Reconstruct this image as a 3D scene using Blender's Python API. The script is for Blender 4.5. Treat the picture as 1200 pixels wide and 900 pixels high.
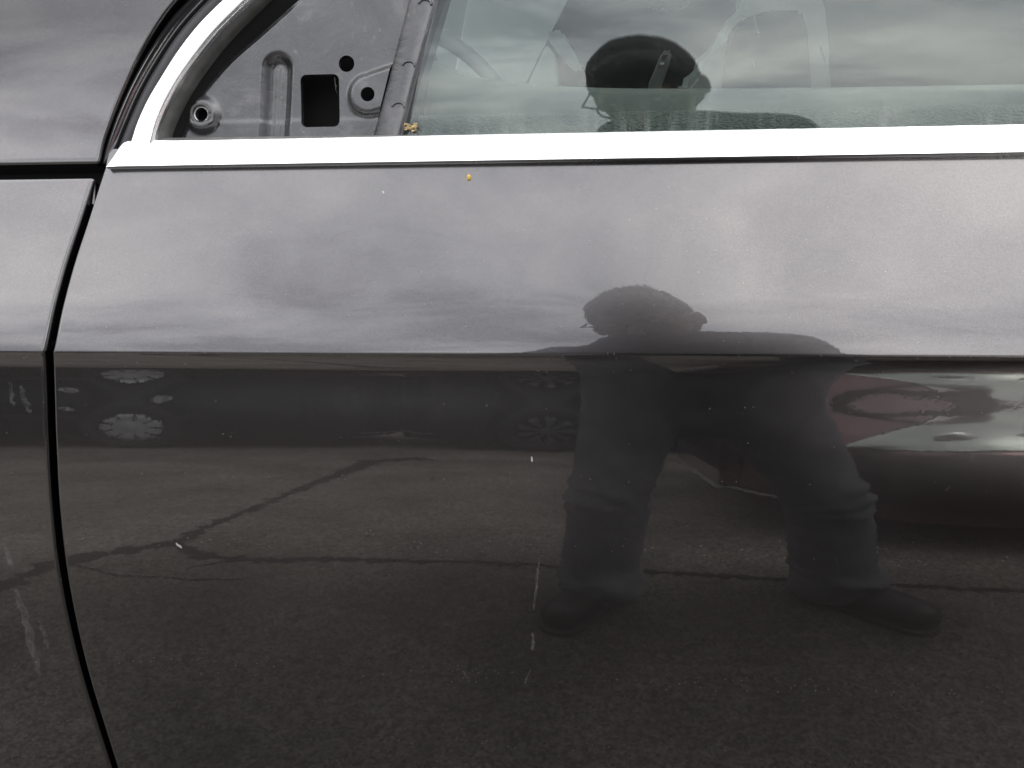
import bpy, bmesh, math, random
import numpy as np
from mathutils import Vector, Matrix, noise as mnoise
R = math.radians
random.seed(7)
for o in list(bpy.data.objects): bpy.data.objects.remove(o)
SC = bpy.context.scene
COL = SC.collection

# ------------------------------------------------------------------ camera
F, CX, CY = 924.0, 600.0, 450.0            # focal length and centre of the 1200 x 900 photograph
class Cam:
    def __init__(s, D, zc, yaw, pitch, roll):
        s.p = np.array([0, -D, zc]); psi, p, r = R(yaw), R(pitch), R(roll)
        f = np.array([-math.sin(psi)*math.cos(p), math.cos(psi)*math.cos(p), -math.sin(p)])
        rt = np.cross(f, [0, 0, 1]); rt /= np.linalg.norm(rt); up = np.cross(rt, f)
        s.f = f; s.r = rt*math.cos(r)+up*math.sin(r); s.u = -rt*math.sin(r)+up*math.cos(r)
    def ray(s, x, y):
        d = s.f+s.r*(x-CX)/F-s.u*(y-CY)/F
        return d/np.linalg.norm(d)
    def elev0(s, y):
        b = (y-CY)/F; a = -(s.f[0]-s.u[0]*b)/s.r[0]
        return math.degrees(math.asin(s.ray(CX+a*F, y)[2]))
D, ZC = .55, 1.025
cam = Cam(D, ZC, 5, 23, -1.5)
cd = bpy.data.cameras.new('camera'); co = bpy.data.objects.new('camera', cd); COL.objects.link(co)
cd.sensor_width = 36; cd.lens = 36*F/1200; cd.clip_start = .01; cd.clip_end = 2000
m = Matrix.Identity(4)
for i in range(3):
    m[i][0], m[i][1], m[i][2], m[i][3] = cam.r[i], cam.u[i], -cam.f[i], cam.p[i]
co.matrix_world = m
SC.camera = co

# ------------------------------------------------------------------ world, sun, exposure
SUN_EL, SUN_AZ = 52, 62
W = bpy.data.worlds.new('World'); SC.world = W; W.use_nodes = True
nt = W.node_tree; nt.nodes.clear()
def N(t, typ, **k):
    n = t.nodes.new(typ)
    for a, v in k.items():
        if a.startswith('i_'): n.inputs[a[2:].replace('_', ' ')].default_value = v
        else: setattr(n, a, v)
    return n
L = nt.links.new
out = N(nt, 'ShaderNodeOutputWorld'); bg = N(nt, 'ShaderNodeBackground', i_Strength=.1)
sky = N(nt, 'ShaderNodeTexSky'); sky.sky_type = 'NISHITA'; sky.sun_disc = False
sky.sun_elevation = R(SUN_EL); sky.sun_rotation = R(SUN_AZ)
tc = N(nt, 'ShaderNodeTexCoord'); sep = N(nt, 'ShaderNodeSeparateXYZ'); L(tc.outputs['Generated'], sep.inputs[0])
zz = N(nt, 'ShaderNodeMath', operation='MAXIMUM'); L(sep.outputs['Z'], zz.inputs[0]); zz.inputs[1].default_value = 0
za = N(nt, 'ShaderNodeMath', operation='ADD'); L(zz.outputs[0], za.inputs[0]); za.inputs[1].default_value = .30
cb = N(nt, 'ShaderNodeCombineXYZ')
for ax in 'XY':
    dv = N(nt, 'ShaderNodeMath', operation='DIVIDE'); L(sep.outputs[ax], dv.inputs[0]); L(za.outputs[0], dv.inputs[1]); L(dv.outputs[0], cb.inputs[ax])
mp = N(nt, 'ShaderNodeMapping'); L(cb.outputs[0], mp.inputs['Vector']); mp.inputs['Scale'].default_value = (1.25, 1.75, 1); mp.inputs['Rotation'].default_value = (0, 0, R(14)); mp.inputs['Location'].default_value = (6.6, .6, 0)
n1 = N(nt, 'ShaderNodeTexNoise', i_Scale=1.15, i_Detail=7, i_Roughness=.56, i_Distortion=.35); L(mp.outputs[0], n1.inputs['Vector'])
n2 = N(nt, 'ShaderNodeTexNoise', i_Scale=3.1, i_Detail=6, i_Roughness=.6, i_Distortion=.6); L(mp.outputs[0], n2.inputs['Vector'])
mx = N(nt, 'ShaderNodeMix', data_type='FLOAT'); mx.inputs[0].default_value = .40; L(n1.outputs[0], mx.inputs[2]); L(n2.outputs[0], mx.inputs[3])
cr = N(nt, 'ShaderNodeValToRGB'); L(mx.outputs[0], cr.inputs[0])
e = cr.color_ramp.elements
e[0].position = .39; e[0].color = (.35, .36, .38, 1); e[1].position = .62; e[1].color = (1.26, 1.235, 1.185, 1)
k = e.new(.46); k.color = (.66, .67, .69, 1)
k = e.new(.55); k.color = (.98, .97, .95, 1)
sc_ = N(nt, 'ShaderNodeMix', data_type='RGBA', blend_type='MULTIPLY'); sc_.inputs[0].default_value = 1
L(cr.outputs[0], sc_.inputs[6]); sc_.inputs[7].default_value = (14, 14, 14.3, 1)
gr = N(nt, 'ShaderNodeMapRange', interpolation_type='SMOOTHSTEP'); gr.inputs['From Min'].default_value = .28; gr.inputs['From Max'].default_value = .57; gr.inputs['To Min'].default_value = .27; gr.inputs['To Max'].default_value = 1.0; L(zz.outputs[0], gr.inputs[0])
gm = N(nt, 'ShaderNodeMix', data_type='RGBA', blend_type='MULTIPLY'); gm.inputs[0].default_value = 1; L(sc_.outputs[2], gm.inputs[6]); L(gr.outputs[0], gm.inputs[7])
ov = N(nt, 'ShaderNodeMix', data_type='RGBA'); ov.inputs[0].default_value = .93
L(sky.outputs[0], ov.inputs[6]); L(gm.outputs[2], ov.inputs[7])
L(ov.outputs[2], bg.inputs[0]); L(bg.outputs[0], out.inputs[0])
sd = bpy.data.lights.new('sun', 'SUN'); sd.energy = .6; sd.angle = R(25); sd.color = (1, .97, .92)
so = bpy.data.objects.new('sun', sd); COL.objects.link(so)
dirv = Vector((math.cos(R(SUN_EL))*math.sin(R(SUN_AZ)), math.cos(R(SUN_EL))*math.cos(R(SUN_AZ)), math.sin(R(SUN_EL))))
so.rotation_euler = dirv.to_track_quat('Z', 'Y').to_euler()
vs = SC.view_settings; vs.view_transform = 'Standard'; vs.look = 'None'; vs.exposure = 1.80; vs.gamma = 1; vs.use_curve_mapping = False
SC.cycles.use_denoising = True; SC.cycles.denoiser = 'OPENIMAGEDENOISE'
SC.cycles.max_bounces = 10; SC.cycles.transparent_max_bounces = 16
SC.cycles.sample_clamp_indirect = 6

# ------------------------------------------------------------------ body side profile of the dark car (true section, x runs along the car)
UP = [(150, 62.3), (186, 62.3), (195, 62), (240, 59.5), (300, 54.5), (335, 53), (372, 45.5), (400, 38.5), (413.5, 34)]
LO = [(417, -42), (421, -30), (429, -17), (437, -9.6), (445, -6), (460, -3.3), (474, -2.5), (487, -3.5), (505, -6), (516, -7.8), (527, -9.7), (560, -15.2), (600, -22.5), (655, -31.5), (690, -36), (750, -42.5), (820, -50.5), (900, -59), (960, -65)]
def pchip(xs, ys):
    xs = np.array(xs, float); ys = np.array(ys, float); h = np.diff(xs); dl = np.diff(ys)/h
    mm = np.zeros(len(xs))
    for i in range(1, len(xs)-1):
        if dl[i-1]*dl[i] > 0:
            w1 = 2*h[i]+h[i-1]; w2 = h[i]+2*h[i-1]; mm[i] = (w1+w2)/(w1/dl[i-1]+w2/dl[i])
    mm[0] = dl[0]; mm[-1] = dl[-1]
    def f(x):
        x = np.asarray(x, float); i = np.clip(np.searchsorted(xs, x)-1, 0, len(h)-1); u = (x-xs[i])/h[i]
        return ys[i]*(1+2*u)*(1-u)**2+h[i]*mm[i]*u*(1-u)**2+ys[i+1]*u*u*(3-2*u)+h[i]*mm[i+1]*u*u*(u-1)
    return f
fu = pchip(*zip(*UP)); fl = pchip(*zip(*LO))
def sm(f, a, b, w):                                  # smoothed tilt law
    def g(y):
        y = np.asarray(y, float); acc = 0; tot = 0
        for o in np.linspace(-1, 1, 9):
            wt = math.exp(-3*o*o); acc = acc+wt*f(np.clip(y+o*w, a, b)); tot += wt
        return acc/tot
    return g
def integrate(ys, th, start, tfix=None):
    P = np.array(start, float); res = []; tp = 0
    for i, (yy, h) in enumerate(zip(ys, th)):
        e = cam.elev0(yy); t = R((h-e)/2)
        if i:
            tm = (t+tp)/2; dr = np.array([math.cos(R(e)), math.sin(R(e))]); tg = np.array([math.sin(tm), math.cos(tm)])
            a, b = np.linalg.solve(np.array([[dr[0], -tg[0]], [dr[1], -tg[1]]]), P-np.array([-D, ZC])); P = P+b*tg
        tp = t; res.append((P[0], P[1], t))
    return res
zcr = ZC+D*math.tan(R(cam.elev0(413.5)))
ysu = np.arange(413.5, 165, -2.0); up = integrate(ysu, fu(ysu), (0, zcr))
ysl = np.arange(417, 961, 1.5)
fls = sm(fl, 417, 960, 14)
thl = np.where(ysl < 520, fl(ysl), fl(ysl)*np.clip((560-ysl)/40, 0, 1)+fls(ysl)*np.clip((ysl-520)/40, 0, 1))
lo = integrate(ysl, thl, (-.0004, ZC+D*math.tan(R(cam.elev0(417)))))
# rounding of the crease
mid = []
for q in np.linspace(0, 1, 8)[1:-1]:
    p0 = np.array(up[0][:2]); p1 = np.array(lo[0][:2]); t0, t1 = up[0][2], lo[0][2]
    T0 = -np.array([math.sin(t0), math.cos(t0)])*.0024; T1 = -np.array([math.sin(t1), math.cos(t1)])*.0024
    h = p0*(1+2*q)*(1-q)**2+T0*q*(1-q)**2+p1*q*q*(3-2*q)+T1*q*q*(q-1)
    mid.append((h[0], h[1], t0+(t1-t0)*q))
PROF = up[::-1]+mid+lo                                 # from the belt downwards
yb, zb_, tb = PROF[-1]
for i in range(1, 10):
    tb2 = tb-R(.8)*i
    yb -= math.sin(tb2)*.008; zb_ -= math.cos(tb2)*.008; PROF.append((yb, zb_, tb2))
PA = np.array(PROF)
def on_prof(px, py):
    d = cam.ray(px, py); o = cam.p
    # signed distance of profile points to the ray in the yz plane
    s = (PA[:, 0]-o[1])*d[2]-(PA[:, 1]-o[2])*d[1]
    i = np.where(np.sign(s[:-1]) != np.sign(s[1:]))[0]
    i = i[0] if len(i) else (0 if py < 300 else len(PA)-2)
    u = s[i]/(s[i]-s[i+1]); q = PA[i]+(PA[i+1]-PA[i])*u
    k = (q[0]-o[1])/d[1]
    return o+k*d, q[2]
def normal(t): return np.array([0, -math.cos(t), math.sin(t)])
def on_plane(px, py, pt, tilt, off=0.):               # where a sight line meets a sheet of the given tilt
    n = normal(tilt); d = cam.ray(px, py); p0 = np.array(pt)+n*off
    return cam.p+d*(((p0-cam.p)@n)/(d@n))

# ------------------------------------------------------------------ material helpers
def newmat(name):
    mt = bpy.data.materials.new(name); mt.use_nodes = True
    t = mt.node_tree; b = t.nodes['Principled BSDF']
    return mt, t, b
def simple(name, col, rough=.5, metal=0., coat=0., bump=None, var=.0, vscale=30, spec=.5):
    mt, t, b = newmat(name)
    b.inputs['Base Color'].default_value = (*col, 1); b.inputs['Roughness'].default_value = rough; b.inputs['Metallic'].default_value = metal
    b.inputs['Coat Weight'].default_value = coat; b.inputs['Coat Roughness'].default_value = .03; b.inputs['Specular IOR Level'].default_value = spec
    c = N(t, 'ShaderNodeTexCoord')
    if var:
        n = N(t, 'ShaderNodeTexNoise', i_Scale=vscale, i_Detail=6, i_Roughness=.6); t.links.new(c.outputs['Object'], n.inputs['Vector'])
        r = N(t, 'ShaderNodeMapRange'); r.inputs['To Min'].default_value = 1-var; r.inputs['To Max'].default_value = 1+var; r.inputs['From Min'].default_value = .3; r.inputs['From Max'].default_value = .7
        t.links.new(n.outputs[0], r.inputs[0])
        mu = N(t, 'ShaderNodeMix', data_type='RGBA', blend_type='MULTIPLY'); mu.inputs[0].default_value = 1; mu.inputs[6].default_value = (*col, 1)
        t.links.new(r.outputs[0], mu.inputs[7]); t.links.new(mu.outputs[2], b.inputs['Base Color'])
        r2 = N(t, 'ShaderNodeMapRange'); r2.inputs['To Min'].default_value = max(0, rough-.1); r2.inputs['To Max'].default_value = min(1, rough+.12)
        t.links.new(n.outputs[0], r2.inputs[0]); t.links.new(r2.outputs[0], b.inputs['Roughness'])
    if bump:
        n = N(t, 'ShaderNodeTexNoise', i_Scale=bump[0], i_Detail=4); t.links.new(c.outputs['Object'], n.inputs['Vector'])
        bp = N(t, 'ShaderNodeBump'); bp.inputs['Strength'].default_value = bump[1]; bp.inputs['Distance'].default_value = bump[2]
        t.links.new(n.outputs[0], bp.inputs['Height']); t.links.new(bp.outputs[0], b.inputs['Normal'])
    return mt

def paint(name, base, rough=.4, dirt=1.):
    mt, t, b = newmat(name); l = t.links.new
    c = N(t, 'ShaderNodeTexCoord')
    b.inputs['Metallic'].default_value = 1.; b.inputs['Coat Weight'].default_value = 1
    b.inputs['Coat Roughness'].default_value = .012; b.inputs['Coat IOR'].default_value = 1.52; b.inputs['Specular IOR Level'].default_value = .3
    # metal flake: tiny cells of different brightness
    v = N(t, 'ShaderNodeTexVoronoi', i_Scale=1500); l(c.outputs['Object'], v.inputs['Vector'])
    sp = N(t, 'ShaderNodeSeparateColor'); l(v.outputs['Color'], sp.inputs[0])
    r = N(t, 'ShaderNodeMapRange'); r.inputs['To Min'].default_value = .82; r.inputs['To Max'].default_value = 1.18; l(sp.outputs[0], r.inputs[0])
    mu = N(t, 'ShaderNodeMix', data_type='RGBA', blend_type='MULTIPLY'); mu.inputs[0].default_value = 1; mu.inputs[6].default_value = (*base, 1)
    l(r.outputs[0], mu.inputs[7])
    # dust: sparse specks, more where a broad noise is high, and a thin film
    d1 = N(t, 'ShaderNodeTexVoronoi', i_Scale=210, i_Randomness=1.); l(c.outputs['Object'], d1.inputs['Vector'])
    ds = N(t, 'ShaderNodeSeparateColor'); l(d1.outputs['Color'], ds.inputs[0])
    rad = N(t, 'ShaderNodeMath', operation='POWER'); l(ds.outputs[1], rad.inputs[0]); rad.inputs[1].default_value = 5
    rs = N(t, 'ShaderNodeMath', operation='MULTIPLY'); l(rad.outputs[0], rs.inputs[0]); rs.inputs[1].default_value = .13
    ss = N(t, 'ShaderNodeMath', operation='LESS_THAN'); l(d1.outputs['Distance'], ss.inputs[0]); l(rs.outputs[0], ss.inputs[1])
    fm = N(t, 'ShaderNodeTexNoise', i_Scale=9, i_Detail=8, i_Roughness=.65); 
    mp = N(t, 'ShaderNodeMapping'); mp.inputs['Scale'].default_value = (1, 1, .35); l(c.outputs['Object'], mp.inputs[0]); l(mp.outputs[0], fm.inputs['Vector'])
    fr = N(t, 'ShaderNodeMapRange'); fr.inputs['From Min'].default_value = .42; fr.inputs['From Max'].default_value = .8; fr.inputs['To Max'].default_value = .008*dirt; fr.inputs['To Min'].default_value = .0*dirt; l(fm.outputs[0], fr.inputs[0])
    sm_ = N(t, 'ShaderNodeMath', operation='MULTIPLY'); l(ss.outputs[0], sm_.inputs[0]); sm_.inputs[1].default_value = .22*dirt
    ad = N(t, 'ShaderNodeMath', operation='ADD', use_clamp=True); l(sm_.outputs[0], ad.inputs[0]); l(fr.outputs[0], ad.inputs[1])
    l(mu.outputs[2], b.inputs['Base Color']); b.inputs['Roughness'].default_value = rough
    # orange peel in the lacquer
    op = N(t, 'ShaderNodeTexNoise', i_Scale=330, i_Detail=2, i_Roughness=.5); l(c.outputs['Object'], op.inputs['Vector'])
    ob = N(t, 'ShaderNodeBump'); ob.inputs['Strength'].default_value = 1; ob.inputs['Distance'].default_value = .000008; l(op.outputs[0], ob.inputs['Height'])
    l(ob.outputs[0], b.inputs['Coat Normal'])
    df = N(t, 'ShaderNodeBsdfDiffuse'); df.inputs[0].default_value = (.34, .32, .29, 1)
    ms = N(t, 'ShaderNodeMixShader'); l(ad.outputs[0], ms.inputs[0]); l(b.outputs[0], ms.inputs[1]); l(df.outputs[0], ms.inputs[2])
    l(ms.outputs[0], t.nodes['Material Output'].inputs[0])
    return mt

def glass_mat(name, tint, refl=1., dust=True):
    mt, t, b = newmat(name); l = t.links.new; t.nodes.remove(b)
    o = t.nodes['Material Output']
    lw = N(t, 'ShaderNodeLayerWeight', i_Blend=.5)
    pw = N(t, 'ShaderNodeMath', operation='POWER'); l(lw.outputs['Facing'], pw.inputs[0]); pw.inputs[1].default_value = 5
    ma = N(t, 'ShaderNodeMath', operation='MULTIPLY_ADD', use_clamp=True); l(pw.outputs[0], ma.inputs[0]); ma.inputs[1].default_value = .95*refl; ma.inputs[2].default_value = .044*refl
    tr = N(t, 'ShaderNodeBsdfTransparent'); tr.inputs[0].default_value = (*tint, 1)
    gl = N(t, 'ShaderNodeBsdfGlossy'); gl.inputs['Roughness'].default_value = 0; gl.inputs[0].default_value = (.97, 1, .985, 1)
    mx = N(t, 'ShaderNodeMixShader'); l(ma.outputs[0], mx.inputs[0]); l(tr.outputs[0], mx.inputs[1]); l(gl.outputs[0], mx.inputs[2])
    last = mx
    if dust:
        c = N(t, 'ShaderNodeTexCoord')
        mp = N(t, 'ShaderNodeMapping'); mp.inputs['Scale'].default_value = (1, .12, .12); l(c.outputs['Object'], mp.inputs[0])
        n = N(t, 'ShaderNodeTexNoise', i_Scale=130, i_Detail=5, i_Roughness=.7); l(mp.outputs[0], n.inputs['Vector'])
        n2 = N(t, 'ShaderNodeTexNoise', i_Scale=14, i_Detail=3); l(c.outputs['Object'], n2.inputs['Vector'])
        sx = N(t, 'ShaderNodeSeparateXYZ'); l(c.outputs['Object'], sx.inputs[0])
        gz = N(t, 'ShaderNodeMapRange'); gz.inputs['From Min'].default_value = .962; gz.inputs['From Max'].default_value = 1.0; gz.inputs['To Min'].default_value = 1; gz.inputs['To Max'].default_value = 0; l(sx.outputs['Z'], gz.inputs[0])
        st = N(t, 'ShaderNodeMapRange'); st.inputs['From Min'].default_value = .5; st.inputs['From Max'].default_value = .8; l(n.outputs[0], st.inputs[0])
        m1 = N(t, 'ShaderNodeMath', operation='MULTIPLY'); l(st.outputs[0], m1.inputs[0]); l(gz.outputs[0], m1.inputs[1])
        m2 = N(t, 'ShaderNodeMath', operation='MULTIPLY'); l(m1.outputs[0], m2.inputs[0]); l(n2.outputs[0], m2.inputs[1])
        m3 = N(t, 'ShaderNodeMath', operation='MULTIPLY_ADD', use_clamp=True); l(m2.outputs[0], m3.inputs[0]); m3.inputs[1].default_value = .30; m3.inputs[2].default_value = .006
        df = N(t, 'ShaderNodeBsdfDiffuse'); df.inputs[0].default_value = (.42, .43, .42, 1)
        m4 = N(t, 'ShaderNodeMixShader'); l(m3.outputs[0], m4.inputs[0]); l(mx.outputs[0], m4.inputs[1]); l(df.outputs[0], m4.inputs[2]); last = m4
    l(last.outputs[0], o.inputs[0])
    return mt

def asphalt_mat():
    mt, t, b = newmat('asphalt'); l = t.links.new
    c = N(t, 'ShaderNodeTexCoord')
    a = N(t, 'ShaderNodeTexNoise', i_Scale=2.3, i_Detail=6, i_Roughness=.6); l(c.outputs['Object'], a.inputs['Vector'])
    r = N(t, 'ShaderNodeValToRGB'); l(a.outputs[0], r.inputs[0])
    r.color_ramp.elements[0].position = .3; r.color_ramp.elements[0].color = (.073, .068, .061, 1)
    r.color_ramp.elements[1].position = .7; r.color_ramp.elements[1].color = (.176, .161, .144, 1)
    # stones in the binder
    v = N(t, 'ShaderNodeTexVoronoi', i_Scale=190); l(c.outputs['Object'], v.inputs['Vector'])
    sp = N(t, 'ShaderNodeSeparateColor'); l(v.outputs['Color'], sp.inputs[0])
    vr = N(t, 'ShaderNodeMapRange'); vr.inputs['To Min'].default_value = .3; vr.inputs['To Max'].default_value = 2.1; l(sp.outputs[0], vr.inputs[0])
    mu = N(t, 'ShaderNodeMix', data_type='RGBA', blend_type='MULTIPLY'); mu.inputs[0].default_value = .8; l(r.outputs[0], mu.inputs[6]); l(vr.outputs[0], mu.inputs[7])
    n = N(t, 'ShaderNodeTexNoise', i_Scale=34, i_Detail=9, i_Roughness=.72); l(c.outputs['Object'], n.inputs['Vector'])
    nr = N(t, 'ShaderNodeMapRange'); nr.inputs['From Min'].default_value = .3; nr.inputs['From Max'].default_value = .7; nr.inputs['To Min'].default_value = .6; nr.inputs['To Max'].default_value = 1.4; l(n.outputs[0], nr.inputs[0])
    m2 = N(t, 'ShaderNodeMix', data_type='RGBA', blend_type='MULTIPLY'); m2.inputs[0].default_value = 1; l(mu.outputs[2], m2.inputs[6]); l(nr.outputs[0], m2.inputs[7])
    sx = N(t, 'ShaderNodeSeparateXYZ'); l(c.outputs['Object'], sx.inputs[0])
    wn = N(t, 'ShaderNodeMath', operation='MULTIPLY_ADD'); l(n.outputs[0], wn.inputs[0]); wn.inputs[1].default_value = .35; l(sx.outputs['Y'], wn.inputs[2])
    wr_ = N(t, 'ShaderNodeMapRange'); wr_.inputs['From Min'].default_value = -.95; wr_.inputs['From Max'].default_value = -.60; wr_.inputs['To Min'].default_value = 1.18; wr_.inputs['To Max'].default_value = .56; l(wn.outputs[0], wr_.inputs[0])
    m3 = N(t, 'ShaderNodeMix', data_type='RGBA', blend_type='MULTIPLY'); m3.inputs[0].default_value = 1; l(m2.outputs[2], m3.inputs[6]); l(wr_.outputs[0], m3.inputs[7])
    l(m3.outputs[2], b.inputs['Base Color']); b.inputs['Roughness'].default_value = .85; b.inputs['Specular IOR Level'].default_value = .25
    bp = N(t, 'ShaderNodeBump'); bp.inputs['Strength'].default_value = .8; bp.inputs['Distance'].default_value = .003; l(v.outputs['Distance'], bp.inputs['Height']); l(bp.outputs[0], b.inputs['Normal'])
    return mt

M = dict(
    paint=paint('dark_grey_metallic_paint', (.066, .0625, .063), .27),
    red=paint('maroon_paint', (.165, .082, .088), .2, .3),
    black_paint=paint('black_paint', (.012, .012, .013), .35, .6),
    navy_paint=paint('blue_black_paint', (.013, .014, .017), .35, .6),
    chrome=simple('bright_trim', (.88, .885, .89), .24, 1., var=.02, vscale=40),
    rubber=simple('black_rubber', (.022, .022, .023), .55, bump=(900, .3, .0004), var=.3, vscale=60),
    rubber_grey=simple('weathered_rubber', (.055, .054, .051), .6, var=.35, vscale=90, bump=(700, .3, .0004)),
    gloss_black=simple('gloss_black_strip', (.012, .012, .013), .18, coat=.6, var=.1),
    void=simple('cavity_black', (.008, .008, .008), .9, spec=.1),
    sheet=None,
    plastic=simple('dark_trim_plastic', (.018, .018, .019), .6, bump=(500, .4, .0005)),
    card=simple('grey_door_card', (.06, .066, .063), .7, var=.06, vscale=20),
    card_weave=None,
    seat_dark=simple('dark_seat_cloth', (.012, .012, .012), .9, bump=(600, .5, .001), var=.2, vscale=80),
    seat_pale=simple('pale_seat_leather', (.24, .26, .25), .5, var=.06, vscale=20),
    pale_plastic=simple('pale_interior_plastic', (.42, .45, .435), .55, var=.05),
    stalk=simple('grey_buckle_plastic', (.06, .064, .062), .5),
    lip=simple('grey_bumper_lip', (.30, .30, .30), .35),
    silver=simple('silver_plastic', (.5, .51, .52), .35, .7),
    glass=glass_mat('green_tinted_glass', (.80, .85, .825)),
    car_glass=simple('dark_car_window', (.01, .012, .012), .05, coat=1.),
    tyre=simple('tyre_rubber', (.02, .02, .021), .75, bump=(120, .4, .002), var=.2),
    hubcap=simple('hubcap_silver', (.62, .63, .64), .42, .55, var=.1, vscale=40),
    hubcap_dull=simple('dull_hubcap', (.13, .132, .135), .45, .5),
    lens=glass_mat('headlight_lens', (.94, .96, .95), .9, False),
    reflector=simple('headlight_chrome', (.85, .86, .87), .12, 1.),
    housing=simple('headlight_housing', (.62, .65, .60), .22, .9, var=.12, vscale=14),
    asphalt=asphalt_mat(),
    tar=simple('crack_tar', (.006, .006, .006), .9, var=.4, vscale=40, bump=(90, .6, .004)),
    denim=None,
    jacket=simple('dark_jacket_cloth', (.022, .022, .024), .85, var=.3, vscale=25, bump=(700, .5, .001)),
    skin=simple('skin', (.25, .145, .105), .55, var=.12, vscale=18),
    hair=simple('dark_hair', (.012, .0095, .008), .5, var=.5, vscale=70, bump=(260, .7, .003)),
    shoe=simple('black_shoe_leather', (.014, .014, .014), .5, var=.2),
    sole=simple('dark_shoe_sole', (.03, .03, .03), .8),
    frame=simple('dark_glasses_frame', (.03, .03, .032), .3),
    phone=simple('black_phone_glass', (.01, .01, .011), .12, coat=1.),
    scuff=None, yellow=simple('yellow_pollen', (.50, .34, .05), .8), straw=simple('dry_seed_husk', (.36, .27, .13), .85, var=.5, vscale=400),
    white_mark=simple('pale_chip', (.30, .30, .29), .8),
)
# black pressed steel under the removed mirror: dusty, rubbed, patchy gloss
def sheet_mat():
    mt, t, b = newmat('dusty_black_steel'); l = t.links.new
    c = N(t, 'ShaderNodeTexCoord')
    a = N(t, 'ShaderNodeTexNoise', i_Scale=22, i_Detail=9, i_Roughness=.68, i_Distortion=.4); l(c.outputs['Object'], a.inputs['Vector'])
    r = N(t, 'ShaderNodeValToRGB'); l(a.outputs[0], r.inputs[0]); e = r.color_ramp.elements
    e[0].position = .33; e[0].color = (.009, .009, .0095, 1); e[1].position = .78; e[1].color = (.12, .118, .119, 1); k = e.new(.55); k.color = (.026, .026, .028, 1)
    # rubbed-off specks and chalky dust caught in the relief
    f1 = N(t, 'ShaderNodeTexNoise', i_Scale=260, i_Detail=6, i_Roughness=.75); mpf = N(t, 'ShaderNodeMapping'); mpf.inputs['Scale'].default_value = (1, 1, .45); l(c.outputs['Object'], mpf.inputs[0]); l(mpf.outputs[0], f1.inputs['Vector'])
    f2 = N(t, 'ShaderNodeTexNoise', i_Scale=34, i_Detail=4, i_Roughness=.6, i_Distortion=1.2); l(c.outputs['Object'], f2.inputs['Vector'])
    q1 = N(t, 'ShaderNodeMapRange'); q1.inputs['From Min'].default_value = .56; q1.inputs['From Max'].default_value = .74; l(f1.outputs[0], q1.inputs[0])
    q2 = N(t, 'ShaderNodeMapRange'); q2.inputs['From Min'].default_value = .56; q2.inputs['From Max'].default_value = .72; l(f2.outputs[0], q2.inputs[0])
    q3 = N(t, 'ShaderNodeMath', operation='MULTIPLY', use_clamp=True); l(q1.outputs[0], q3.inputs[0]); l(q2.outputs[0], q3.inputs[1])
    qm = N(t, 'ShaderNodeMix', data_type='RGBA'); l(q3.outputs[0], qm.inputs[0]); l(r.outputs[0], qm.inputs[6]); qm.inputs[7].default_value = (.22, .215, .21, 1)
    l(qm.outputs[2], b.inputs['Base Color'])
    rr = N(t, 'ShaderNodeMapRange'); rr.inputs['From Min'].default_value = .3; rr.inputs['From Max'].default_value = .7; rr.inputs['To Min'].default_value = .16; rr.inputs['To Max'].default_value = .42; b.inputs['Specular IOR Level'].default_value = .8; l(a.outputs[0], rr.inputs[0]); l(rr.outputs[0], b.inputs['Roughness'])
    bp = N(t, 'ShaderNodeBump'); bp.inputs['Strength'].default_value = .45; bp.inputs['Distance'].default_value = .002; l(a.outputs[0], bp.inputs['Height']); l(bp.outputs[0], b.inputs['Normal'])
    return mt
M['sheet'] = sheet_mat()
def weave_mat():
    mt, t, b = newmat('woven_grain_trim'); l = t.links.new
    c = N(t, 'ShaderNodeTexCoord'); mp = N(t, 'ShaderNodeMapping'); mp.inputs['Scale'].default_value = (1, 1.6, 1.6); l(c.outputs['Object'], mp.inputs[0])
    v = N(t, 'ShaderNodeTexVoronoi', i_Scale=330); l(mp.outputs[0], v.inputs['Vector'])
    r = N(t, 'ShaderNodeValToRGB'); l(v.outputs['Distance'], r.inputs[0]); r.color_ramp.elements[0].color = (.058, .064, .061, 1); r.color_ramp.elements[1].color = (.036, .041, .039, 1); r.color_ramp.elements[1].position = .75
    l(r.outputs[0], b.inputs['Base Color']); b.inputs['Roughness'].default_value = .7
    bp = N(t, 'ShaderNodeBump', invert=True); bp.inputs['Strength'].default_value = .8; bp.inputs['Distance'].default_value = .0015; l(v.outputs['Distance'], bp.inputs['Height']); l(bp.outputs[0], b.inputs['Normal'])
    return mt
M['card_weave'] = weave_mat()
def denim_mat():
    mt, t, b = newmat('faded_grey_denim'); l = t.links.new
    c = N(t, 'ShaderNodeTexCoord')
    a = N(t, 'ShaderNodeTexNoise', i_Scale=7, i_Detail=6, i_Roughness=.6); l(c.outputs['Object'], a.inputs['Vector'])
    r = N(t, 'ShaderNodeValToRGB'); l(a.outputs[0], r.inputs[0]); r.color_ramp.elements[0].position = .3; r.color_ramp.elements[0].color = (.075, .081, .092, 1); r.color_ramp.elements[1].position = .72; r.color_ramp.elements[1].color = (.22, .228, .24, 1)
    l(r.outputs[0], b.inputs['Base Color']); b.inputs['Roughness'].default_value = .9
    bp = N(t, 'ShaderNodeBump'); bp.inputs['Strength'].default_value = .4; bp.inputs['Distance'].default_value = .002
    n = N(t, 'ShaderNodeTexNoise', i_Scale=400); l(c.outputs['Object'], n.inputs['Vector']); l(n.outputs[0], bp.inputs['Height']); l(bp.outputs[0], b.inputs['Normal'])
    return mt
M['denim'] = denim_mat()
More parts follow.
